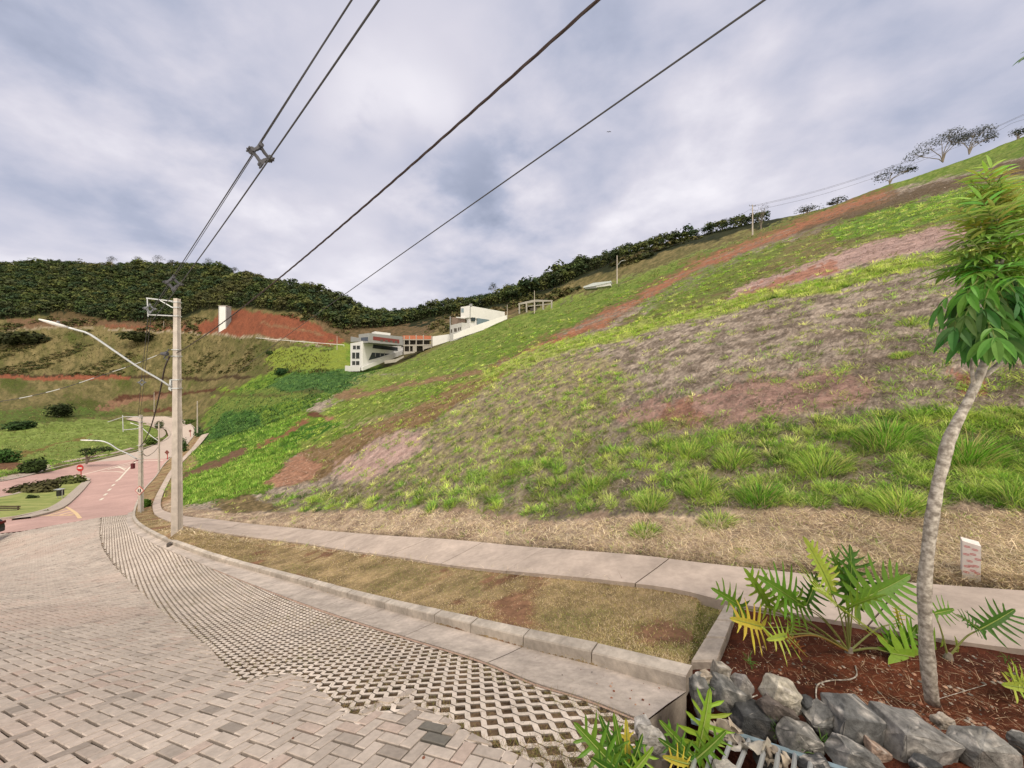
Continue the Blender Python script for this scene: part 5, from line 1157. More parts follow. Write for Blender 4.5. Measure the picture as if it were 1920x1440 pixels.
fR = (679, 117, 757, 138); fL = (657, 124.5, 679, 117)
fprism('wall', fR, [(679,694),(757,658),(757,649.8),(679,640)], 0, .3, M_wall, hA); planbox('roof', (681,118), (756.5,138.3), (659,124.8), 11.2, 12.6, M_wall, hA); fprism('wall', fL, [(657,697),(679,694),(679,640),(657,643.8)], 0, .3, M_wall, hA)
def windows(fc, L, par, mat=None, out=.06, mull=True):
    for (x0, y0, x1, y1) in [q_[:4] for q_ in L]:
        w = fprism('window', fc, [(x0,y1),(x1,y1),(x1,y0),(x0,y0)], out, .12, mat or M_win, par)
        if mull:
            for t in (.5,): fprism('mullion', fc, [(x0+(x1-x0)*t-.35,y1),(x0+(x1-x0)*t+.35,y1),(x0+(x1-x0)*t+.35,y0),(x0+(x1-x0)*t-.35,y0)], out+.08, .1, M_wall, w)
windows(fL, [(662,648,675,655),(660.5,661,674,672.5),(660.5,677,674,684.5)], hA)
w = fprism('window', fR, [(698.5,653),(745.5,658),(745.5,651.4),(699.5,646)], .06, .12, M_win, hA)
w = fprism('window', fR, [(691,675.5),(697.5,661),(731,663.3),(712,670)], .06, .12, M_win, hA)
for x in (703,712,720): fprism('column', fR, [(x,669-(x-703)*.12),(x+1.2,669-(x-703)*.12),(x+1.2,661.5),(x,661.2)], .14, .12, M_gry, w)
fUL = (672.5, 119.2, 692, 115.5); fUR = (692, 115.5, 757, 126.5)
planbox('upper_storey', (692,115.5), (757,126.5), (672.5,119.2), 12.1, 15.5, M_gry, hA)
fprism('window', fUL, [(677,638.5),(690,639.5),(690,632),(677,633)], .06, .12, M_win, hA)
fprism('brick_panel', fUR, [(699.5,637.5),(748.5,644),(748.5,636.8),(699.5,630.6)], .06, .12, material('red brick panel', (.18,.045,.04), nscale=2, namp=.25), hA)
for k in range(4): x = 713+k*9; fprism('window', fUR, [(x,640+k*.9),(x+5,640.6+k*.9),(x+5,637+k*.9),(x,636.4+k*.9)], .08, .1, M_int, hA)
planbox('roof_box', (704,119), (732,124), (697,122), 15.5, 16.6, M_wall, hA)
fprism('parapet', fL, [(657.2,641),(674,640),(674,634),(657.2,631)], -.05, .3, M_gry, hA)
fprism('base_wall', fR, [(677,695),(757,663),(757,654),(730,664.5),(700,678),(677,688)], .8, .4, M_wall, hA); fprism('base_wall', fL, [(650.5,697),(677,696),(677,688),(651,685.5)], .8, .4, M_wall, hA)
hC = thing('unfinished_house', 'two storey concrete and orange brick shell between the white houses', 'house', at(785, 655, 128)); fC = (757,126,811,131)
fprism('back_wall', fC, [(758,661),(809,655),(809,637),(758,637)], -3.5, .3, M_int, hC)
fprism('brick_wall', fC, [(756,637),(810.5,637),(810.5,629.5),(756,629)], 0, 5, M_brk, hC)
fprism('slab', fC, [(756,649),(811,648),(811,645.6),(756,646.4)], .1, 6, M_raw, hC); fprism('slab', fC, [(756,637.6),(811,637.6),(811,636.2),(756,636.2)], .1, 6, M_raw, hC)
for x in (757,767,779.5,793,808.5): fprism('column', fC, [(x,662-(x-757)*.13),(x+1.7,662-(x-757)*.13),(x+1.7,630-(2 if x in (779.5,793) else 0)),(x,630-(2 if x in (779.5,793) else 0))], .05, .5, M_raw, hC)
fprism('wall', fC, [(757,665),(778,661.5),(778,659),(757,659)], .1, 4, M_raw, hC); fprism('wall', fC, [(774,659.5),(781,659.5),(781,648.5),(774,648.5)], .02, .4, M_raw, hC); fprism('wall', fC, [(795,655),(809,651),(809,648),(792,649)], .02, .4, M_raw, hC)
for nm, fc, poly, lab in (('boundary_wall', (810,129,852,126), [(811,649.5),(851,637),(852,627),(840,626.8),(811,630.8)], 'plain white wall between the unfinished shell and the tall white house'),
                      ('retaining_wall', (720,120,757,121), [(721,682),(742,679),(757,670),(757,667),(742,673),(721,676)], 'low grey block wall on the grass below the white three storey house')):
    o = thing(nm, lab, 'wall', fpoint(fc, (poly[0][0]+poly[1][0])/2, poly[0][1])); fprism('panel', fc, poly, 0, .35, M_wall if nm == 'boundary_wall' else M_raw, o)
hB = thing('modern_house', 'tall white house with a cantilevered box and a blue glass front, higher on the slope', 'house', at(895, 615, 122))
fBL = (863,124,881,119); fBR = (881,119,950,128)
fBR = (880.5, 119, 946.5, 130.9); fBL = (864, 121.5, 880.5, 119)
planbox('upper_storey', (880.5,119), (946.5,130.9), (864,121.5), 21.8, 26.2, M_wall, hB)
fprism('window', fBL, [(865,586),(869.5,586),(869.5,578),(865,578)], .06, .1, M_blu, hB); fprism('chimney', fBR, [(882,575),(885.5,575),(885.5,569.5),(882,569.5)], .05, .8, M_gry, hB); fprism('downpipe', fBR, [(881,594),(881.8,594),(881.8,573),(881,573)], .05, .1, M_dark, hB)
planbox('wall', (881,119.6), (946,131), (875,122), 15, 21.8, M_wall, hB)
fprism('window', fBR, [(894.5,610),(917,602.5),(917,599.6),(894.5,596.2)], .06, .3, M_blu, hB); fprism('window', fBR, [(883.5,602),(891,602),(891,595.3),(883.5,595.3)], .06, .3, M_win, hB)
planbox('lower_storey', (866,118.4), (893,122), (844,125), 11, 19.8, M_gry2, hB)
for x0, x1, y0, y1 in ((845.5,848,617.5,624),(851.5,856.5,615.5,622),(859,861,614,620),(862.3,864.2,613.3,619)): fprism('window', (844,125,866,118.4), [(x0,y1),(x1,y1),(x1,y0),(x0,y0)], .06, .1, M_int, hB)
fprism('screen', (844,125,870,121), [(844.5,608),(870,605),(870,596),(844.5,594)], -.6, .2, M_brn, hB); fprism('post', (844,125,870,121), [(843.6,628),(844.8,628),(844.8,593.5),(843.6,593.5)], .1, .3, M_gry, hB)
fprism('balcony_roof', fBL, [(857,596),(872,597.5),(872,595.6),(857,594.3)], .5, 3, M_wall, hB)
fprism('base_wall', (846,117.6,951,120), [(850,637),(862,633),(905,619),(930,607),(951,598),(951,590.5),(930,597),(893,609.5),(866,620),(862,622),(850,627)], 0, .4, M_wall, hB)
hD = thing('concrete_frame', 'bare concrete frame of beams and posts on the slope right of the tall white house', 'building frame', at(1000, 590, 118)); fD = (972,121,1037,116)
fprism('beam', fD, [(972,571.5),(1004,566),(1036,565),(1036,563),(1003,561.5),(972,568.5)], 0, .4, M_raw, hD); fprism('beam', fD, [(984,571),(1030,566),(1030,564.4),(984,569)], -4, .4, M_raw, hD)
for x, yt in ((972.5,569),(986,566),(1001,562),(1017,563),(1033,564)): fprism('column', fD, [(x,588-(x-972)*.16),(x+2.2,588-(x-972)*.16),(x+2.2,yt),(x,yt)], .02, .45, M_raw, hD)
fprism('wall', fD, [(988,580),(1000,578),(1000,572),(988,574)], -4, .3, M_int, hD)
hE = thing('site_shed', 'low pale shed roof on the slope between the concrete frame and the lamp pole', 'shed', at(1120, 540, 113)); fE = (1094,116,1147,112)
fprism('wall', fE, [(1096,542),(1118,540),(1118,533),(1096,536)], 0, 2.5, M_gry, hE); fprism('roof', fE, [(1094,538),(1112,531),(1146,527),(1146,529.5),(1116,536.5),(1094,540)], .3, 3, material('pale roof sheet', (.50,.54,.56), nscale=1, namp=.1), hE); fprism('wall', fE, [(1118,539),(1145,535),(1145,529),(1118,533)], 0, 2.5, M_wall, hE)
tW = thing('white_tower', 'tall narrow white slab standing before the red earth cut', 'tower', at(417, 625, 226)); fT = (409.5,226,424.5,226)
fprism('shaft', fT, [(411,626),(423,626),(423,574),(411,574)], 0, 4, M_wall, tW); fprism('side_trim', fT, [(409.8,626),(411,626),(411,575),(409.8,575)], .1, 4, M_gry, tW); fprism('side_trim', fT, [(423,620),(424.6,620),(424.6,576),(423,576)], .1, 4, M_gry, tW); fprism('cap', fT, [(409.5,574),(424.8,574),(424.8,572.8),(409.5,572.8)], .2, 4.4, M_raw, tW)
# guard rail line of the upper road
gr_ = thing('guard_rail', 'thin pale rail along the upper road of the far hill', 'guard rail', T1(560, 640)); s = MB()
rp = thit([480,500,520,545,570,595,620,645], [636,638,640,642,644,646,648,650]); rp = [Vector(p)+Vector((0,0,.9))-Vector(gr_.location) for p in rp]; s.tube(rp, .14, 5)
for p in rp: s.tube([p, p-Vector((0,0,1.2))], .08, 5)
s.build('rail', M_wall, gr_)
# ================================================================ the young tree in the bed
def T1n(px, py): return T1(px, py)
TYY = 2.12
M_tbark = material('smooth grey bark', (.22,.19,.16), nscale=30, namp=.4, bump=.004, bscale=60, rough=.9, two=(.38,.35,.31), coord='Object')
tr_px = [(1748,1318,24),(1742,1270,23),(1737,1210,22),(1734,1150,21),(1734,1090,20.5),(1740,1030,20),(1747,975,19.5),(1758,910,19),(1768,870,19),(1778,828,18.5),(1795,790,17),(1815,752,15),(1832,715,13.5),(1846,680,12.5),(1856,650,11.5),(1862,615,10),(1866,570,8),(1868,520,6),(1868,470,4.5),(1864,420,3.2),(1860,375,2.2)]
def dep(y): return TYY+(.00012*(1300-y))
base_t = at(1746, 1305, TYY)
tree = thing('young_tree', 'young leaning tree with pale mottled trunk growing in the red soil bed', 'tree', base_t)
s = MB(); pp = spline([(x,y,r) for x,y,r in tr_px], 70); pts = [at(x, y, dep(y))-base_t for x, y, r in pp]; rad = [r/F*dep(y)*.43*(1+.04*math.sin(y*.21)+.06*math.sin(y*.047)) for x, y, r in pp]
s.tube(pts, rad, 14)
def limb(L, dz=0, n=20):
    c = spline(L, n); s.tube([at(x, y, dep(y)+dz*k/n)-base_t for k, (x, y, r) in enumerate(c)], [r/F*dep(y)*.6 for x, y, r in c], 8)
limb([(1845,706,6),(1862,692,6),(1878,676,5.5),(1890,655,5),(1899,632,4.5),(1904,600,4),(1908,560,3)], .05)
limb([(1826,722,5),(1823,700,4),(1822,660,3.4),(1821,630,2.6),(1822,612,1.4)], -.04)
limb([(1860,640,7),(1850,600,5),(1838,575,3),(1830,560,.8)], -.2); limb([(1863,620,7),(1880,570,5),(1900,520,3),(1915,490,.8)], .15); limb([(1866,560,6),(1852,520,3),(1845,500,.8)], .2); limb([(1867,530,5),(1885,470,3),(1895,440,.8)], -.1)
limb([(1860,645,7),(1845,615,5),(1822,585,4),(1795,565,2),(1782,555,.8)], .1); limb([(1862,630,7),(1895,600,5),(1930,580,4),(1960,560,3)], -.1)
s.build('trunk', M_tbark, tree, smooth=True)
M_broad = material('broad leaves', attr='col', rough=.5, trans=.3, spec=.3, nscale=30, namp=.15)
def lance(P, d, nrm, L, Wd, droop, colr, seg=6, fold=.25):
    """one folded lance leaf: centre line bends down by droop"""
    d = d.normalized(); s_ = d.cross(nrm).normalized(); nn = s_.cross(d).normalized(); V = []; Fc = []; Cc = []
    p = Vector(P); a = 0; cur = d.copy(); rows = []
    for k in range(seg+1):
        t = k/seg; w = Wd*math.sin(math.pi*min(1, (t*.93+.07)))**.8*(1-.25*t) if k < seg else 0.0004
        rows.append((p.copy(), w, cur.copy())); cur = (cur+Vector((0,0,-1))*droop/seg).normalized(); p = p+cur*L/seg
    for (q_, w, c_) in rows:
        u_ = s_.cross(c_).normalized(); V += [q_-s_*w/2+u_*w*fold, q_, q_+s_*w/2+u_*w*fold]
    for k in range(seg):
        a = k*3; Fc += [(a,a+1,a+4,a+3),(a+1,a+2,a+5,a+4)]; Cc += [colr, tuple(x*1.08 for x in colr)]
    return V, Fc, Cc
cr = MB(); rt = random.Random(21)
def putleaf(mb, *a, **k):
    V, Fc, Cc = lance(*a, **k); b = len(mb.v); mb.v += [tuple(v) for v in V]; mb.f += [[b+i for i in f] for f in Fc]; mb.c += Cc
# shoots: compound leaves (a stalk with paired leaflets) fanning from the stems; upper ones narrow and yellow green, lower ones broad, dark and hanging
def compound(org, d, L, nl, lf, wd, colr, droop):
    d = d.normalized(); p = org.copy(); cur = d.copy(); pts = [p.copy()]; side = cur.cross(Vector((0,0,1)))
    side = side.normalized() if side.length > .05 else Vector((1,0,0))
    for k in range(nl):
        cur = (cur+Vector((0,0,-1))*droop/nl).normalized(); p = p+cur*L/nl; pts.append(p.copy())
        sz = math.sin(math.pi*(.22+.68*k/nl)); cj = tuple(c*rt.uniform(.8,1.2) for c in colr)
        up = side.cross(cur).normalized()
        for sg in (-1,1):
            dd = (cur*.75+side*sg*.8+Vector((rt.uniform(-.15,.15),rt.uniform(-.15,.15),rt.uniform(-.1,.15)))).normalized()
            putleaf(cr, p, dd, up, lf*sz*rt.uniform(.85,1.15), wd*sz, droop*.8+rt.uniform(0,.3), cj)
    putleaf(cr, p, cur, side.cross(cur).normalized(), lf, wd, droop*.6, colr)
    b = MB(); cr.tube(pts, [.0035*(1-.6*k/len(pts)) for k in range(len(pts))], 5, cap=False, col=(.16,.22,.05))
yg = lin(176,200,92,.66); mgc = lin(108,166,56,.68); dgc = lin(64,112,46,.8); dgc2 = lin(92,142,60,.8)
def stem_at(y): 
    x = np.interp(y, [q_[1] for q_ in tr_px][::-1], [q_[0] for q_ in tr_px][::-1]); return at(x, y, dep(y))-base_t
OUT_ = [(340,5),(370,30),(400,52),(440,70),(480,84),(520,98),(560,112),(590,108),(620,80),(640,40),(650,5)]
def crown_leaf(x, y, f0, lo=None):
    hw_ = np.interp(y, [q_[0] for q_ in OUT_], [q_[1] for q_ in OUT_]); t = np.clip((y-340)/320, 0, 1)
    o_ = at(1864+(x-1864)*f0, y+(14 if y < 520 else -22)*(1-f0)*1.6, dep(y)+rt.uniform(-.16,.16)*(.4+t))-base_t
    tg = at(x, y, dep(y)+rt.uniform(-.26,.26)*(.3+t))-base_t; d = tg-o_
    if y < 520: d = d.normalized()*.9+Vector((rt.uniform(-.3,.3), rt.uniform(-.5,.5), .75-.6*t))
    else: d = d.normalized()+Vector((0, rt.uniform(-.5,.3), rt.uniform(-.25,.35)))
    m_ = min(1, max(0, (y-400)/150)); c = tuple(a*(1-m_)+b*m_ for a, b in zip(yg, mgc))
    if y > 515 and rt.random() < (y-500)/60: c = dgc if rt.random() < .6 else dgc2
    c = tuple(q_*rt.uniform(.78,1.22) for q_ in c)
    if y < 520: compound(o_, d, rt.uniform(.13,.2), 4, .13+.03*t, .019+.010*t, c, .6+.6*t)
    else: compound(o_, d, rt.uniform(.09,.16), 2, .17, .048, c, 1.5)
for k in range(290):
    y = 344+285*(k/289)**.8; hw_ = np.interp(y, [q_[0] for q_ in OUT_], [q_[1] for q_ in OUT_]); x = 1864+rt.uniform(-1,1)*hw_*.8+(10 if y > 480 else 0); crown_leaf(x, y, rt.uniform(.25,.7))
for k in range(70):
    y = rt.uniform(545,615); crown_leaf(1872+rt.uniform(-1,1)*104, y, rt.uniform(.35,.85))
cr.build('crown', M_broad, tree, color=True)
# leaf of another tree entering at the upper right corner
lt = thing('leafy_branch', 'dark leaf tips of a branch entering at the top right corner', 'branch', at(1990,90,2.4)); cr2 = MB(); cr = cr2
s = MB(); s.tube([(2.6,.5,1.3),(1.4,.3,.75),(.5,.1,.3),(.0,0,.1),(-.1,0,.02),(-.22,0,-.04)], [.03,.02,.01,.006,.005,.003], 6, col=(.1,.1,.06)); s.build('twig', M_tbark, lt)
for k in range(70):
    t_ = rt.random(); putleaf(cr2, Vector((.1+2.3*t_, .02+.46*t_, .12+1.1*t_)), Vector((rt.uniform(-1,1), rt.uniform(-1,1), rt.uniform(-.9,.3))), Vector((0,-.5,1)), .16, .035, .7, tuple(q_*.8 for q_ in dgc))
for k in range(9): putleaf(cr2, (-.22+.02*k,0,-.04+.012*k), Vector((-.8+rt.uniform(-.3,.3), rt.uniform(-.4,.4), rt.uniform(-.7,.1))), Vector((0,-.5,1)), .14, .03, .5, tuple(q_*.8 for q_ in dgc))
cr2.build('leaves', M_broad, lt, color=True)

# ================================================================ split-leaf philodendrons
M_phil = material('philodendron leaf', attr='col', rough=.5, trans=.3, spec=.3, nscale=25, namp=.12)
def phil_leaf(mb, A, T, N, W, col, nl=7, rib=(.30,.38,.10), cup=.3, droop=.25, lobe=.25):
    """deeply cut leaf from its stalk end A to its tip T; N faces up; W = lobe reach as a share of the length"""
    A = Vector(A); T = Vector(T); ax = T-A; L = ax.length; ax.normalize(); s_ = ax.cross(Vector(N)).normalized(); n_ = s_.cross(ax).normalized()
    def P(a, b):        # a along (0..1), b across in lengths
        r = abs(b); return A+ax*(a*L)+s_*(b*L)+n_*(cup*r*L*.6-droop*(a-.3)**2*L*.5+droop*.05*L)
    def hw(a): return .03+.07*math.sin(math.pi*min(1,max(0,a)))**.8*(1-a*.55)
    m = 20; rows = []; b0 = len(mb.v)
    for k in range(m+1):
        a = k/m; w = hw(a) if k < m else .004; mb.v += [tuple(P(a,-w)), tuple(P(a,0)-n_*.004), tuple(P(a,w))]
    cj = lambda k=.12: tuple(c*rt.uniform(1-k,1+k) for c in col)
    for k in range(m): a = b0+k*3; mb.f += [[a,a+1,a+4,a+3],[a+1,a+2,a+5,a+4]]; mb.c += [cj(.05), cj(.05)]
    for sg in (-1,1):
        for i in range(nl):
            a = .02+.86*(i+.5*(sg > 0)*.4)/nl; prof = math.sin(math.pi*(.26+.62*i/nl)); ll = W*prof*rt.uniform(.72,1.15); ang = math.radians(118-78*i/nl)+rt.uniform(-.08,.08)
            if i == 0: ang = math.radians(140)
            w0 = lobe*.5*(1-.35*i/nl); c = cj(); st = 6; bb = len(mb.v); da, db = math.cos(ang), math.sin(ang)*sg; curve = rt.uniform(.25,.5)
            pa_, pb_ = a, hw(a)*.6*sg; wob = rt.uniform(0,6)
            for k in range(st+1):
                t = k/st; w = w0*(1-t)**.6*(.8+.55*math.sin(t*6+wob)*math.sqrt(t*(1-t)))+.003; nx, ny = -db, da
                mb.v += [tuple(P(pa_-nx*w*.5, pb_-ny*w*.5)), tuple(P(pa_, pb_)-n_*.003), tuple(P(pa_+nx*w*.5, pb_+ny*w*.5))]
                stp = ll/st; pa_ += da*stp; pb_ += db*stp; r_ = ang-curve/st*(k+1)*.7; da, db = math.cos(r_), math.sin(r_)*sg
            for k in range(st): q_ = bb+k*3; mb.f += [[q_,q_+1,q_+4,q_+3],[q_+1,q_+2,q_+5,q_+4]]; mb.c += [c, tuple(x*1.1 for x in c)]
    R_ = [tuple(P(k/10, 0)+n_*.0015) for k in range(11)]; mb.tube(R_, [.0038*(1-.07*k) for k in range(11)], 5, col=rib)
def phil(label, base_px, Yb, leaves, name='philodendron'):
    B = at(*base_px, Yb); o = thing(name, label, 'plant', B, 'split-leaf plants')
    s = MB(); s.tube([(0,0,-.08),(0,.0,.02),(.01,0,.06)], [.03,.028,.015], 8, col=(.16,.12,.07)); s.build('stem', M_bark, o)
    for (apx, tpx, Ya, Yt, W, col, N_, kw) in leaves:
        mb = MB(); A = at(*apx, Ya)-B; T = at(*tpx, Yt)-B
        mid = (A*.55)+Vector((0,0,.02)); c = spline([(0,0,.02), tuple(mid+Vector((0,0,A.length*.08))), tuple(A)], 10); mb.tube(c, [.0075-.0004*k for k in range(10)], 6, col=kw.get('stalk', (.26,.28,.09)))
        k2 = {k: v for k, v in kw.items() if k != 'stalk'}; phil_leaf(mb, A, T, N_, W, col, **k2); mb.build('leaf', M_phil, o, color=True)
    return o
g1 = lin(104,146,46,.72); g2 = lin(140,176,58,.72); g3 = lin(182,202,84,.72); ye = lin(214,200,80,.7); dk = lin(74,118,40,.7); brn = lin(150,84,40,.55)
UP = Vector((0,-.6,.8)); FR = Vector((0,-1,.25)); UQ = Vector((0,-.25,1))
YB = T1(1592, 1224).y; print('bed depth', YB, T1(1745,1300).y, T1(1690,1390).y)
phil('large split-leaf plant with many deeply cut leaves, left of the tree trunk', (1592,1226), YB, [
 ((1583,1145),(1655,1112), YB-.05, YB-.28, .50, g2, Vector((-.1,-.35,1)), {}), ((1583,1148),(1529,1100), YB-.06, YB-.25, .55, g3, Vector((.1,-.35,1)), {}),
 ((1600,1130),(1712,1078), YB-.02, YB-.02, .42, g1, Vector((-.25,-1,.5)), dict(nl=9)), ((1592,1120),(1598,1022), YB+.05, YB+.12, .45, dk, Vector((0,-1,.1)), dict(nl=8)),
 ((1560,1110),(1512,1008), YB+.04, YB+.02, .22, g3, Vector((.3,-1,.1)), dict(nl=9)), ((1588,1112),(1560,1032), YB+.1, YB+.2, .5, g1, Vector((0,-1,.3)), {}),
 ((1507,1138),(1424,1080), YB, YB-.03, .42, g1, Vector((.2,-.9,.6)), dict(nl=8)), ((1511,1135),(1535,1075), YB+.02, YB+.1, .45, dk, Vector((0,-1,.4)), {}),
 ((1445,1143),(1398,1066), YB+.1, YB+.12, .40, g2, Vector((.2,-1,.3)), {}), ((1448,1142),(1500,1110), YB+.05, YB+.0, .4, g2, Vector((0,-1,.6)), dict(nl=6)),
 ((1392,1140),(1336,1103), YB+.15, YB+.12, .42, g1, Vector((.1,-1,.6)), dict(nl=6)), ((1432,1176),(1372,1160), YB, YB-.1, .5, ye, Vector((0,-1,.6)), dict(nl=6)),
 ((1478,1190),(1440,1200), YB-.1, YB-.2, .6, g3, Vector((0,-1,.7)), dict(nl=5)), ((1482,1188),(1490,1150), YB-.05, YB+.0, .5, g2, Vector((0,-1,.4)), dict(nl=6)),
 ((1672,1225),(1812,1248), YB-.15, YB-.12, .40, g2, Vector((0,-.9,.6)), dict(nl=9, droop=.5)), ((1674,1224),(1725,1172), YB-.12, YB-.05, .52, g1, Vector((-.2,-1,.3)), dict(nl=8)),
 ((1672,1222),(1660,1175), YB-.1, YB-.02, .4, dk, Vector((0,-1,.4)), dict(nl=6)), ((1685,1168),(1678,1132), YB+.1, YB+.12, .5, ye, Vector((0,-1,.3)), dict(nl=5)),
 ((1478,1196),(1515,1232), YB-.16, YB-.24, .35, brn, Vector((0,-1,.6)), dict(nl=5, stalk=(.3,.18,.05)))])
Y2 = T1(1775, 1236).y
phil('smaller split-leaf plant with three dark leaves right of the tree trunk', (1778,1238), Y2, [
 ((1837,1180),(1906,1142), Y2-.02, Y2-.05, .42, dk, Vector((-.1,-.8,.7)), dict(nl=7)), ((1836,1181),(1797,1152), Y2-.02, Y2, .45, dk, Vector((.1,-.8,.7)), dict(nl=6)),
 ((1752,1150),(1792,1142), Y2+.06, Y2+.1, .45, g1, Vector((0,-.9,.6)), dict(nl=5)), ((1795,1222),(1792,1194), Y2, Y2, .12, g3, FR, dict(nl=4))])
Y3 = 1.62
phil('split-leaf plant at the bottom edge beside the gutter end, leaves fanning up', (1300,1460), Y3, [
 ((1306,1418),(1334,1293), Y3+.02, Y3+.10, .42, g2, Vector((-.1,-1,.25)), dict(nl=6)), ((1300,1420),(1238,1352), Y3, Y3+.02, .26, g1, Vector((.3,-1,.4)), dict(nl=5)),
 ((1306,1422),(1362,1372), Y3, Y3-.02, .34, g1, Vector((-.2,-.9,.6)), dict(nl=5)), ((1296,1428),(1236,1386), Y3-.02, Y3-.02, .3, dk, Vector((.2,-.9,.5)), dict(nl=5)), ((1290,1432),(1245,1420), Y3-.04, Y3-.1, .35, ye, Vector((0,-.9,.6)), dict(nl=4))])
Y4 = 1.5
phil('split-leaf plant at the bottom edge over the grid pavers, with yellow tips', (1172,1490), Y4, [
 ((1164,1450),(1077,1357), Y4, Y4+.05, .42, g1, Vector((.3,-1,.3)), dict(nl=6)), ((1166,1450),(1125,1342), Y4+.01, Y4+.07, .22, dk, Vector((.2,-1,.2)), dict(nl=5)), ((1170,1450),(1152,1340), Y4+.02, Y4+.08, .2, g1, Vector((.1,-1,.1)), dict(nl=4)),
 ((1176,1452),(1175,1350), Y4+.04, Y4+.1, .18, ye, Vector((0,-1,.1)), dict(nl=4)), ((1178,1450),(1206,1378), Y4, Y4+.03, .28, dk, Vector((-.2,-1,.2)), dict(nl=5)), ((1180,1455),(1226,1402), Y4-.02, Y4, .35, g2, Vector((-.3,-1,.3)), dict(nl=5)), ((1160,1455),(1112,1424), Y4-.04, Y4-.1, .35, dk, Vector((.2,-.8,.6)), dict(nl=5))])
Y5 = T1(1925, 1300).y
phil('yellow green leaf of a plant cut off by the right edge of the bed', (1950,1300), Y5, [((1930,1288),(1888,1262), Y5, Y5-.03, .4, g3, Vector((0,-1,.5)), dict(nl=5)), ((1932,1290),(1885,1285), Y5, Y5-.08, .4, g3, Vector((0,-1,.6)), dict(nl=5))])

# ================================================================ rocks, kerb end, grate
def rock(px, py, w, h, Y, label, tone=(.16,.16,.16), seed=0, rot=0., mat=None, flat=.8, name='stone'):
    r_ = random.Random(seed); c = at(px, py, Y); cth = 1/math.sqrt(1+((px-CX)/F)**2); W_ = w/F*Y*(cth**.5)*.92; H_ = h/F*Y*.95; import bmesh
    bm = bmesh.new(); pts = []
    for k in range(9):
        th = r_.uniform(0, 6.28); z = r_.uniform(-1,1); q_ = math.sqrt(1-z*z); pts.append(Vector((math.cos(th)*q_, math.sin(th)*q_, z))*r_.uniform(.86,1.08))
    for sx in (-1,1):
        for sz in (-1,1): pts.append(Vector((sx*.78, -.72, sz*.70))*r_.uniform(.82,1.12)); pts.append(Vector((sx*.72, .7, sz*.66))*r_.uniform(.8,1.1))
    for p in pts: bm.verts.new((p.x*W_*.52, p.y*(W_+H_)*.2, p.z*H_*.52))
    ch = bmesh.ops.convex_hull(bm, input=bm.verts); bmesh.ops.delete(bm, geom=[v for v in ch['geom_interior'] if isinstance(v, bmesh.types.BMVert)], context='VERTS')
    bmesh.ops.bevel(bm, geom=list(bm.edges), offset=.003, segments=1, affect='EDGES'); bmesh.ops.triangulate(bm, faces=bm.faces)
    bmesh.ops.subdivide_edges(bm, edges=bm.edges, cuts=3, use_grid_fill=True)
    V = np.array([list(v.co) for v in bm.verts]); nv = fbm(V[:,0]*22+seed*7, V[:,2]*22+V[:,1]*17, seed, 4, .6); nn = V/np.maximum(np.linalg.norm(V, axis=1), 1e-6)[:,None]; V = V+nn*(nv*.016+fbm(V[:,0]*70, V[:,2]*70+V[:,1]*50, seed+3, 3)*.005)[:,None]
    ca, sa_ = math.cos(rot), math.sin(rot); V = np.stack([V[:,0]*ca-V[:,2]*sa_, V[:,1], V[:,0]*sa_+V[:,2]*ca], -1)
    vein = sstep(.72,.9,1-np.abs(fbm(V[:,0]*14+3*seed, V[:,2]*14+V[:,1]*9, seed+5, 3))*4.5); mott = fbm(V[:,0]*30, V[:,2]*30+V[:,1]*20, seed+9, 3)
    col = np.array(tone)[None]*(1+.75*mott[:,None]); col = col*(1-.6*vein[:,None])+np.array([.46,.43,.40])*.6*vein[:,None]
    o = npmesh(name, V, [[v.index for v in f.verts] for f in bm.faces], mat or M_rock, col=np.clip(col,.01,1)); bm.free(); o.location = c; tag(o, label, 'stone', 'stones of the bed edge'); return o
M_rock = material('split stone', attr='col', rough=.85, nscale=34, namp=.5, bump=.008, bscale=90)
dk_ = (.055,.057,.06); md_ = (.13,.13,.125); lt_ = (.42,.35,.27); bn_ = (.12,.10,.09)
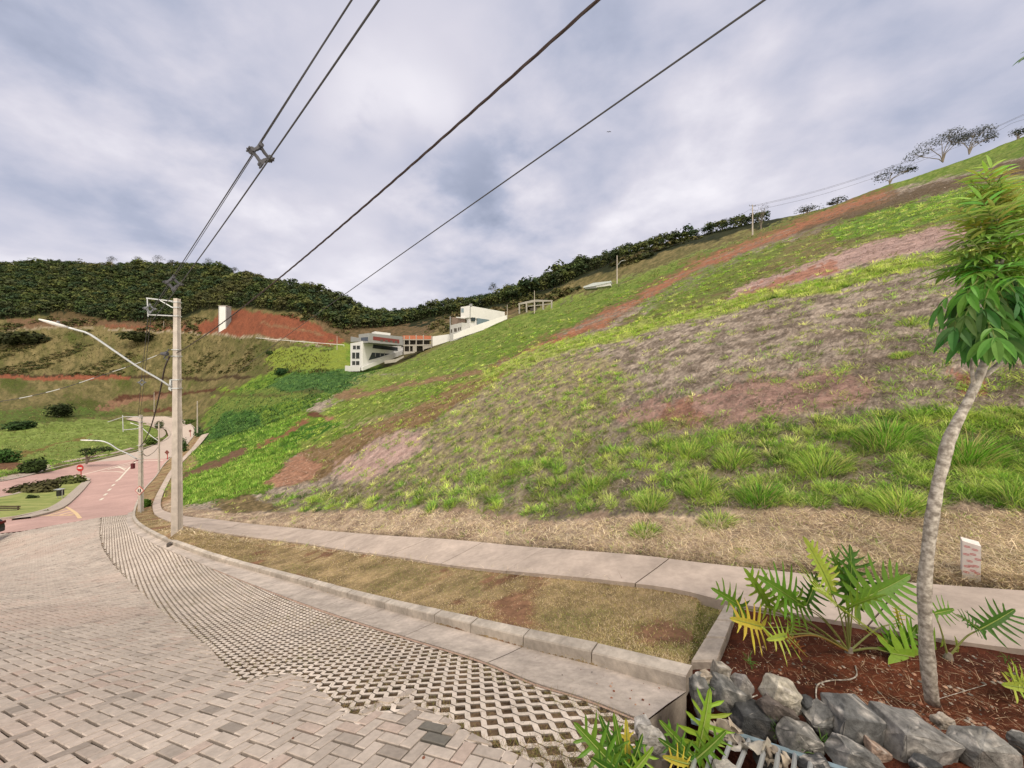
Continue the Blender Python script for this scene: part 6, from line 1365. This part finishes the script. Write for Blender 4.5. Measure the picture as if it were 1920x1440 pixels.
RK = [(1312,1300,42,66,2.06,md_,.2,'dark veined stone wedged against the kerb end'),(1322,1272,32,32,2.1,lt_,0,'small beige stone tucked under the kerb corner'),(1349,1262,27,44,2.12,(.30,.27,.23),-.2,'narrow grey stone just right of the cross kerb'),
 (1361,1304,62,62,2.02,md_,-.3,'grey triangular stone right of the veined one'),(1391,1289,42,46,2.05,(.24,.225,.215),-.4,'small grey stone half sunk in red soil'),(1408,1348,84,54,1.93,dk_,-.15,'dark bluish stone leaning over the grate'),
 (1463,1300,80,58,1.98,(.40,.37,.31),-.35,'large pale beige block on top of the row'),(1460,1333,76,40,1.92,bn_,-.5,'dark brown wedge under the pale beige block'),(1518,1328,42,40,1.94,dk_,.1,'small blue grey stone right of the pale block'),
 (1498,1384,88,60,1.80,(.17,.165,.155),-.4,'stone under the brown wedge, beside the weeds'),(1540,1352,62,56,1.88,(.14,.14,.138),.5,'jagged stone left of the large dark one'),(1590,1358,108,90,1.86,(.12,.122,.124),-.15,'large dark pointed stone in the middle of the row'),
 (1600,1420,112,54,1.70,(.15,.15,.148),-.4,'long dark stone below the large pointed one'),(1698,1388,156,104,1.78,(.19,.185,.18),-.25,'biggest grey stone in the row'),(1838,1412,142,88,1.70,(.22,.215,.205),-.15,'wide pale topped stone near the right corner'),
 (1920,1402,44,56,1.72,md_,.2,'grey stone cut by the right edge of the photo'),(1643,1408,52,30,1.72,(.34,.25,.20),-.5,'small pinkish brown stone between the big grey and the long dark one'),(1356,1440,48,26,1.55,(.34,.32,.29),0,'light stone at the bottom edge beside the fern'),
 (1207,1364,38,40,1.86,(.44,.42,.40),.3,'pale round stone behind the leaves at the gutter end'),(1222,1392,60,44,1.78,(.36,.34,.31),0,'greyish stone below the gutter end'),(1765,1352,40,26,1.86,(.36,.31,.26),0,'small tan stone on the soil above the biggest stone'),
 (1735,1436,60,36,1.62,dk_,.1,'dark stone at the bottom edge under the biggest stone'),(1440,1420,60,30,1.72,dk_,.2,'dark stone in shade under the grate'),(1530,1438,70,30,1.62,dk_,0,'dark stone at the bottom edge among the weeds')]
for i, (x, y, w, h, Y, tone, rot, lab) in enumerate(RK): rock(x, y, w*1.12, h*1.1, Y, lab, tuple(c*.78 for c in tone), 40+i, rot)
# cross kerb stone
o = MB(); P_ = hit([1296,1344,1382,1360,1345],[1248,1248,1144,1140,1190], .10)
A0, A1, A2, A3 = (Vector(P_[k]) for k in range(4)); cs_ = []
for (s0, s1) in ((0,.34),(.35,.66),(.67,1.0)):
    a, b_, c, d = A0.lerp(A3, s0+.004), A1.lerp(A2, s0+.004), A1.lerp(A2, s1-.004), A0.lerp(A3, s1-.004); up_ = Vector((0,0,.045)); dn = Vector((0,0,-.16)); ins = .012
    ct = (a+b_+c+d)/4; top = [p+(ct-p).normalized()*ins+up_ for p in (a,b_,c,d)]; mid = [p+up_*.6 for p in (a,b_,c,d)]; bot = [p+dn for p in (a,b_,c,d)]
    k = len(o.v); o.v += [tuple(p) for p in bot+mid+top]; tone = rt.uniform(.85,1.1)
    for lvl in (0,4):
        for e in range(4): o.f.append([k+lvl+e, k+lvl+(e+1)%4, k+lvl+4+(e+1)%4, k+lvl+4+e]); o.c.append((.36*tone,.31*tone,.27*tone))
    o.f.append([k+8,k+9,k+10,k+11]); o.c.append((.37*tone,.32*tone,.28*tone))
kc = o.build('cross_kerb', M_kerb, color=True); struct(kc)
# steel grate in the drain
M_steel = material('blue grey steel', (.20,.27,.31), nscale=14, namp=.3, rough=.5, metal=.3)
gA, gB = at(1296,1350,1.98), at(1600,1452,1.60); gr = thing('drain_grate', 'blue grey steel grate over the drain at the bottom of the photo', 'grate', gA)
s = MB(); d_ = (gB-gA); s.tube([Vector((0,0,0)), d_], .017, 4); s.build('frame_bar', M_steel, gr)
for k, (tx, bx_, by) in enumerate(((1325,1296,1450),(1356,1318,1470),(1388,1340,1475),(1420,1368,1478),(1452,1414,1478),(1476,1450,1478),(1505,1484,1480),(1532,1515,1480))):
    t = (tx-1296)/(1600-1296); p = gA.lerp(gB, t); yy = 1.98+(1.6-1.98)*t; e = at(bx_, by, yy-.42); s = MB(); s.tube([p-gA, e-gA], .010, 8); s.build('bar', M_galv, gr)
# dead leaves caught on the grate
M_dead = material('dead leaf', attr='col', rough=.9, trans=.1, nscale=20, namp=.3)
for (x, y, w, h, Y, ph, lab, tn) in ((1350,1362,58,34,1.86,.3,'long pale dead leaf draped over the upper end of the grate',(.40,.34,.27)),(1372,1384,40,26,1.80,1.2,'small grey dead leaf below the long pale one',(.36,.32,.27)),(1412,1404,64,58,1.72,2.2,'crumpled white dead leaf in the middle of the grate',(.52,.48,.41)),(1462,1428,44,34,1.66,4.,'pale dead leaf fragment at the bottom of the grate',(.45,.39,.31)),(1440,1350+60,30,20,1.7,5.,'dark curled dead leaf beside the crumpled white one',(.25,.21,.17))):
    nx = 12; gu2, gv2 = np.meshgrid(np.linspace(-1,1,nx), np.linspace(-1,1,nx)); rr2 = np.hypot(gu2, gv2); an = np.arctan2(gv2, gu2); edge = 1+.28*np.sin(an*5+ph)+.15*np.sin(an*9+ph*3); k_ = np.minimum(1, 1/np.maximum(rr2,.01)*np.maximum(np.abs(gu2),np.abs(gv2)))
    X_ = gu2*k_*edge*w/2/F*Y; Z_ = gv2*k_*edge*h/2/F*Y; D_ = .035*fbm(gu2*2+ph*3, gv2*2, 3, 3)+.02*np.sin(gu2*4+ph)*np.cos(gv2*3); V = np.stack([X_, D_-Z_*.6, Z_*.8+D_*.6], -1).reshape(-1,3)
    ix = np.arange(nx*nx).reshape(nx,nx); Fq_ = np.stack([ix[:-1,:-1],ix[:-1,1:],ix[1:,1:],ix[1:,:-1]],-1).reshape(-1,4); col = np.tile(np.array(tn),(nx*nx,1))*(1+.3*fbm(V[:,0]*60,V[:,2]*60,4,3))[:,None]
    o = npmesh('dead_leaf', V, Fq_, M_dead, col=col, smooth=True); o.location = at(x, y, Y); tag(o, lab, 'dead leaf', 'dead leaves on the grate')
# weeds between the stones
wd = []
for (x, y, Y, n_, L) in ((1462,1378,1.84,22,.09),(1545,1395,1.76,14,.07),(1407,1244,2.3,26,.07),(1330,1290,2.02,8,.04),(1890,1240,2.3,14,.08),(1500,1405,1.74,10,.06)):
    p = at(x, y, Y); az = G3.uniform(0,6.28,n_); P_ = np.repeat([list(p)], n_, 0)+G3.normal(0,.012,(n_,3)); wd.append(blades(P_, G3.uniform(.5,1.1,n_)*L, .006+0*az, G3.uniform(0,.8,n_), az, pick([C3(80,124,50),C3(110,146,70)], n_), 3))
stuff(blade_mesh('weeds', wd, M_leaf), 'small green weeds growing between the stones and on the soil', 'weeds')
# pebbles and clods on the bed, the gutter and under the grass
q_ = samp(BEDV+[], 900); P_ = thit(q_[:,0], q_[:,1]); q2 = samp([(1000,1230),(1290,1300),(1210,1350),(1000,1275)], 26); P_ = np.vstack([P_, hit(q2[:,0], q2[:,1], .012)]); q2 = samp(LAWN, 160); P_ = np.vstack([P_, thit(q2[:,0], q2[:,1])]); q2 = samp(GRAY, 40, y0=1150); P_ = np.vstack([P_, hit(q2[:,0], q2[:,1], .006)])
V = []; Fl = []; Cl = []; ico = [(0,0,1),(.9,0,.3),(.28,.85,.35),(-.72,.53,.3),(-.72,-.53,.35),(.28,-.85,.3),(0,0,-.4)]; icf = [(0,1,2),(0,2,3),(0,3,4),(0,4,5),(0,5,1),(6,2,1),(6,3,2),(6,4,3),(6,5,4),(6,1,5)]
for k, p in enumerate(P_):
    r_ = rt.choice((.004,.005,.006,.008,.011,.016 if k < 900 else .007)); c = rt.choice(((.16,.06,.035),(.22,.10,.06),(.30,.26,.22),(.12,.05,.03),(.36,.22,.15),(.1,.09,.08))); b = len(V)
    for v in ico: V.append((p[0]+v[0]*r_*rt.uniform(.7,1.3), p[1]+v[1]*r_*rt.uniform(.7,1.3), p[2]+v[2]*r_*rt.uniform(.6,1)))
    for f in icf: Fl.append([b+i for i in f]); Cl.append(c)
stuff(npmesh('pebbles', V, Fl, material('pebble', attr='col', rough=.9, nscale=60, namp=.2), col=np.array(Cl)), 'small stones and clods scattered on the red soil, lawn and gutter', 'pebbles')
# fallen twig and root on the bed
for (pix, r_, lab) in (([(1532,1318),(1530,1300),(1535,1284),(1560,1277),(1590,1276),(1606,1268),(1604,1250)], .0045, 'grey bent root lying on the red soil below the large plant'),([(1380,1325),(1400,1313),(1420,1305)], .004, 'short pale stick lying between the stones'),([(1750,1315),(1800,1300),(1850,1285)], .002, 'thin straw stem lying right of the trunk base')):
    P_ = [T1(x, y)+Vector((0,0,.006)) for x, y in pix]; s = MB(); s.tube(spline([tuple(p) for p in P_], 30), r_, 6); tag(s.build('fallen_stick', M_tbark, smooth=True), lab, 'stick')
# dark leaf heap in the gutter, far left
rock(318, 1021, 14, 9, H1(318,1024).y, 'dark lump lying in the gutter near the front pole', (.07,.06,.055), 99, 0)
# ================================================================ trees on the skyline
def sky_tree(px, py, Y, h, blobs, pal, label, nq=1500, name='tree', grp='single trees on the skyline', size=.2):
    B = at(px, py, Y); m = F/Y; o = thing(name, label, 'tree', B, grp); s = MB()
    c0 = np.array([[(bx-px)/m, rt.uniform(-.8,.8), (py-by)/m] for bx, by, bw, bh in blobs]); R = np.array([[bw/m*1.25, bw/m, bh/m*1.5] for bx, by, bw, bh in blobs])
    for c in c0:
        k = Vector(c); s.tube([Vector((0,0,-.4)), Vector((k.x*.15,0,k.z*.35)), Vector((k.x*.6,k.y*.6,k.z*.75)), k], [.14,.11,.07,.03], 6)
        for j in range(4): e = k+Vector((rt.uniform(-1,1)*R[0][0]*.8, rt.uniform(-.5,.5), rt.uniform(.1,.9)*.8)); s.tube([Vector((k.x*.6,k.y*.6,k.z*.75)), e], [.05,.02], 5)
    s.build('trunk', M_bark, o)
    v, f, c = leafquads(c0, R, nq//len(c0), size, np.tile(np.array(pal), (len(c0),1))*G3.uniform(.8,1.25,(len(c0),1))); npmesh('crown', v, f, M_tree, o, c)
pg = C3(110,116,118); pd = C3(74,82,72)
sky_tree(1768,302,99,0, [(1718,292,16,7),(1738,276,16,8),(1760,265,16,7),(1780,252,14,5),(1788,262,14,6),(1800,262,13,5)], pg, 'left flat-topped tree of the pair on the upper right skyline', 1500)
sky_tree(1817,287,97,0, [(1826,250,15,6),(1850,243,14,6),(1838,262,14,8),(1858,258,8,10),(1805,262,12,5)], pg, 'right flat-topped tree of the pair on the upper right skyline', 1300)
sky_tree(1668,343,101,0, [(1658,332,12,9),(1672,322,14,7),(1692,322,13,5),(1706,320,8,4)], pd, 'rounded low tree on the skyline left of the flat-topped pair', 800)
sky_tree(1908,262,92,0, [(1904,250,10,6),(1918,246,10,5),(1934,244,12,7)], pd, 'small dark tree on the skyline at the right edge', 400)
sky_tree(1427,436,112,0, [(1424,400,10,10),(1434,392,7,9),(1420,412,8,6)], C3(120,124,122), 'bare pale tree right behind the pole on the crest', 200, size=.16)
for (x, y, Y, hh, w, pal, lab) in ((298,500,344,20,9,pd,'tall tree rising above the left wood, left of the front wires'),(392,506,328,20,8,pd,'tall tree above the wood between the wires'),(260,500,345,18,8,pg,'pale sparse tree above the left wood'),(210,497,345,15,7,pd,'rounded tree on the left skyline'),(322,500,342,12,6,pd,'small palm-like tree on the left skyline'),
    (440,518,310,16,7,pg,'greyish tree on the shoulder of the left hill'),(575,552,268,20,9,pg,'pale feathery tree on the descending skyline'),(632,566,260,14,6,pd,'flat little tree where the single cable meets the wood'),(655,575,260,17,4,pd,'thin palm right of the cable end on the skyline'),(674,584,262,17,5,pd,'lone conifer-like tree above the notch'),
    (925,556,245,24,7,pd,'tall tree right of the notch above the tall white house'),(1362,425,150,16,8,pg,'sparse tree left of the crest pole'),(1515,400,108,16,14,pd,'rounded tree on the skyline right of the crest pole'),(1570,383,106,12,12,pd,'low bushy tree on the skyline further right')):
    lo = .75 if Y > 200 else .42; k_ = 1 if Y > 200 else 1.5
    sky_tree(x, y, Y, 0, [(x-w*.4,y-hh*lo,w*.7*k_,hh*.22*k_),(x+w*.4,y-hh*(lo-.05),w*.7*k_,hh*.22*k_),(x,y-hh*(lo+.15),w*.6*k_,hh*.18*k_),(x-w*.8,y-hh*(lo-.2),w*.5,hh*.16)], pal, lab, 420, size=.3 if Y > 200 else .22)
# small flat-topped tree by the far road
sky_tree(162,866,64,0, [(160,845,9,3.5),(172,850,8,3),(190,842,12,3.5),(178,846,8,3),(200,845,6,3)], C3(52,72,32), 'small flat-topped tree beside the far road left of the second pole', 500, grp='single trees by the road')
# a bird high in the sky
b = at(1142,247,40); o = MB(); o.add([(0,0,0),(-.16,0,.06),(-.32,.05,.01),(-.14,.06,.0)],[(0,1,2,3)]); o.add([(0,0,0),(.16,0,.07),(.3,.05,.02),(.14,.06,.0)],[(0,3,2,1)]); o.tube([(-.0,-.12,0),(0,.0,.02),(0,.16,0)],[.015,.04,.01],6); o = o.build('bird', M_black); o.location = b; tag(o, 'tiny dark bird flying high right of the twisted cable', 'bird')
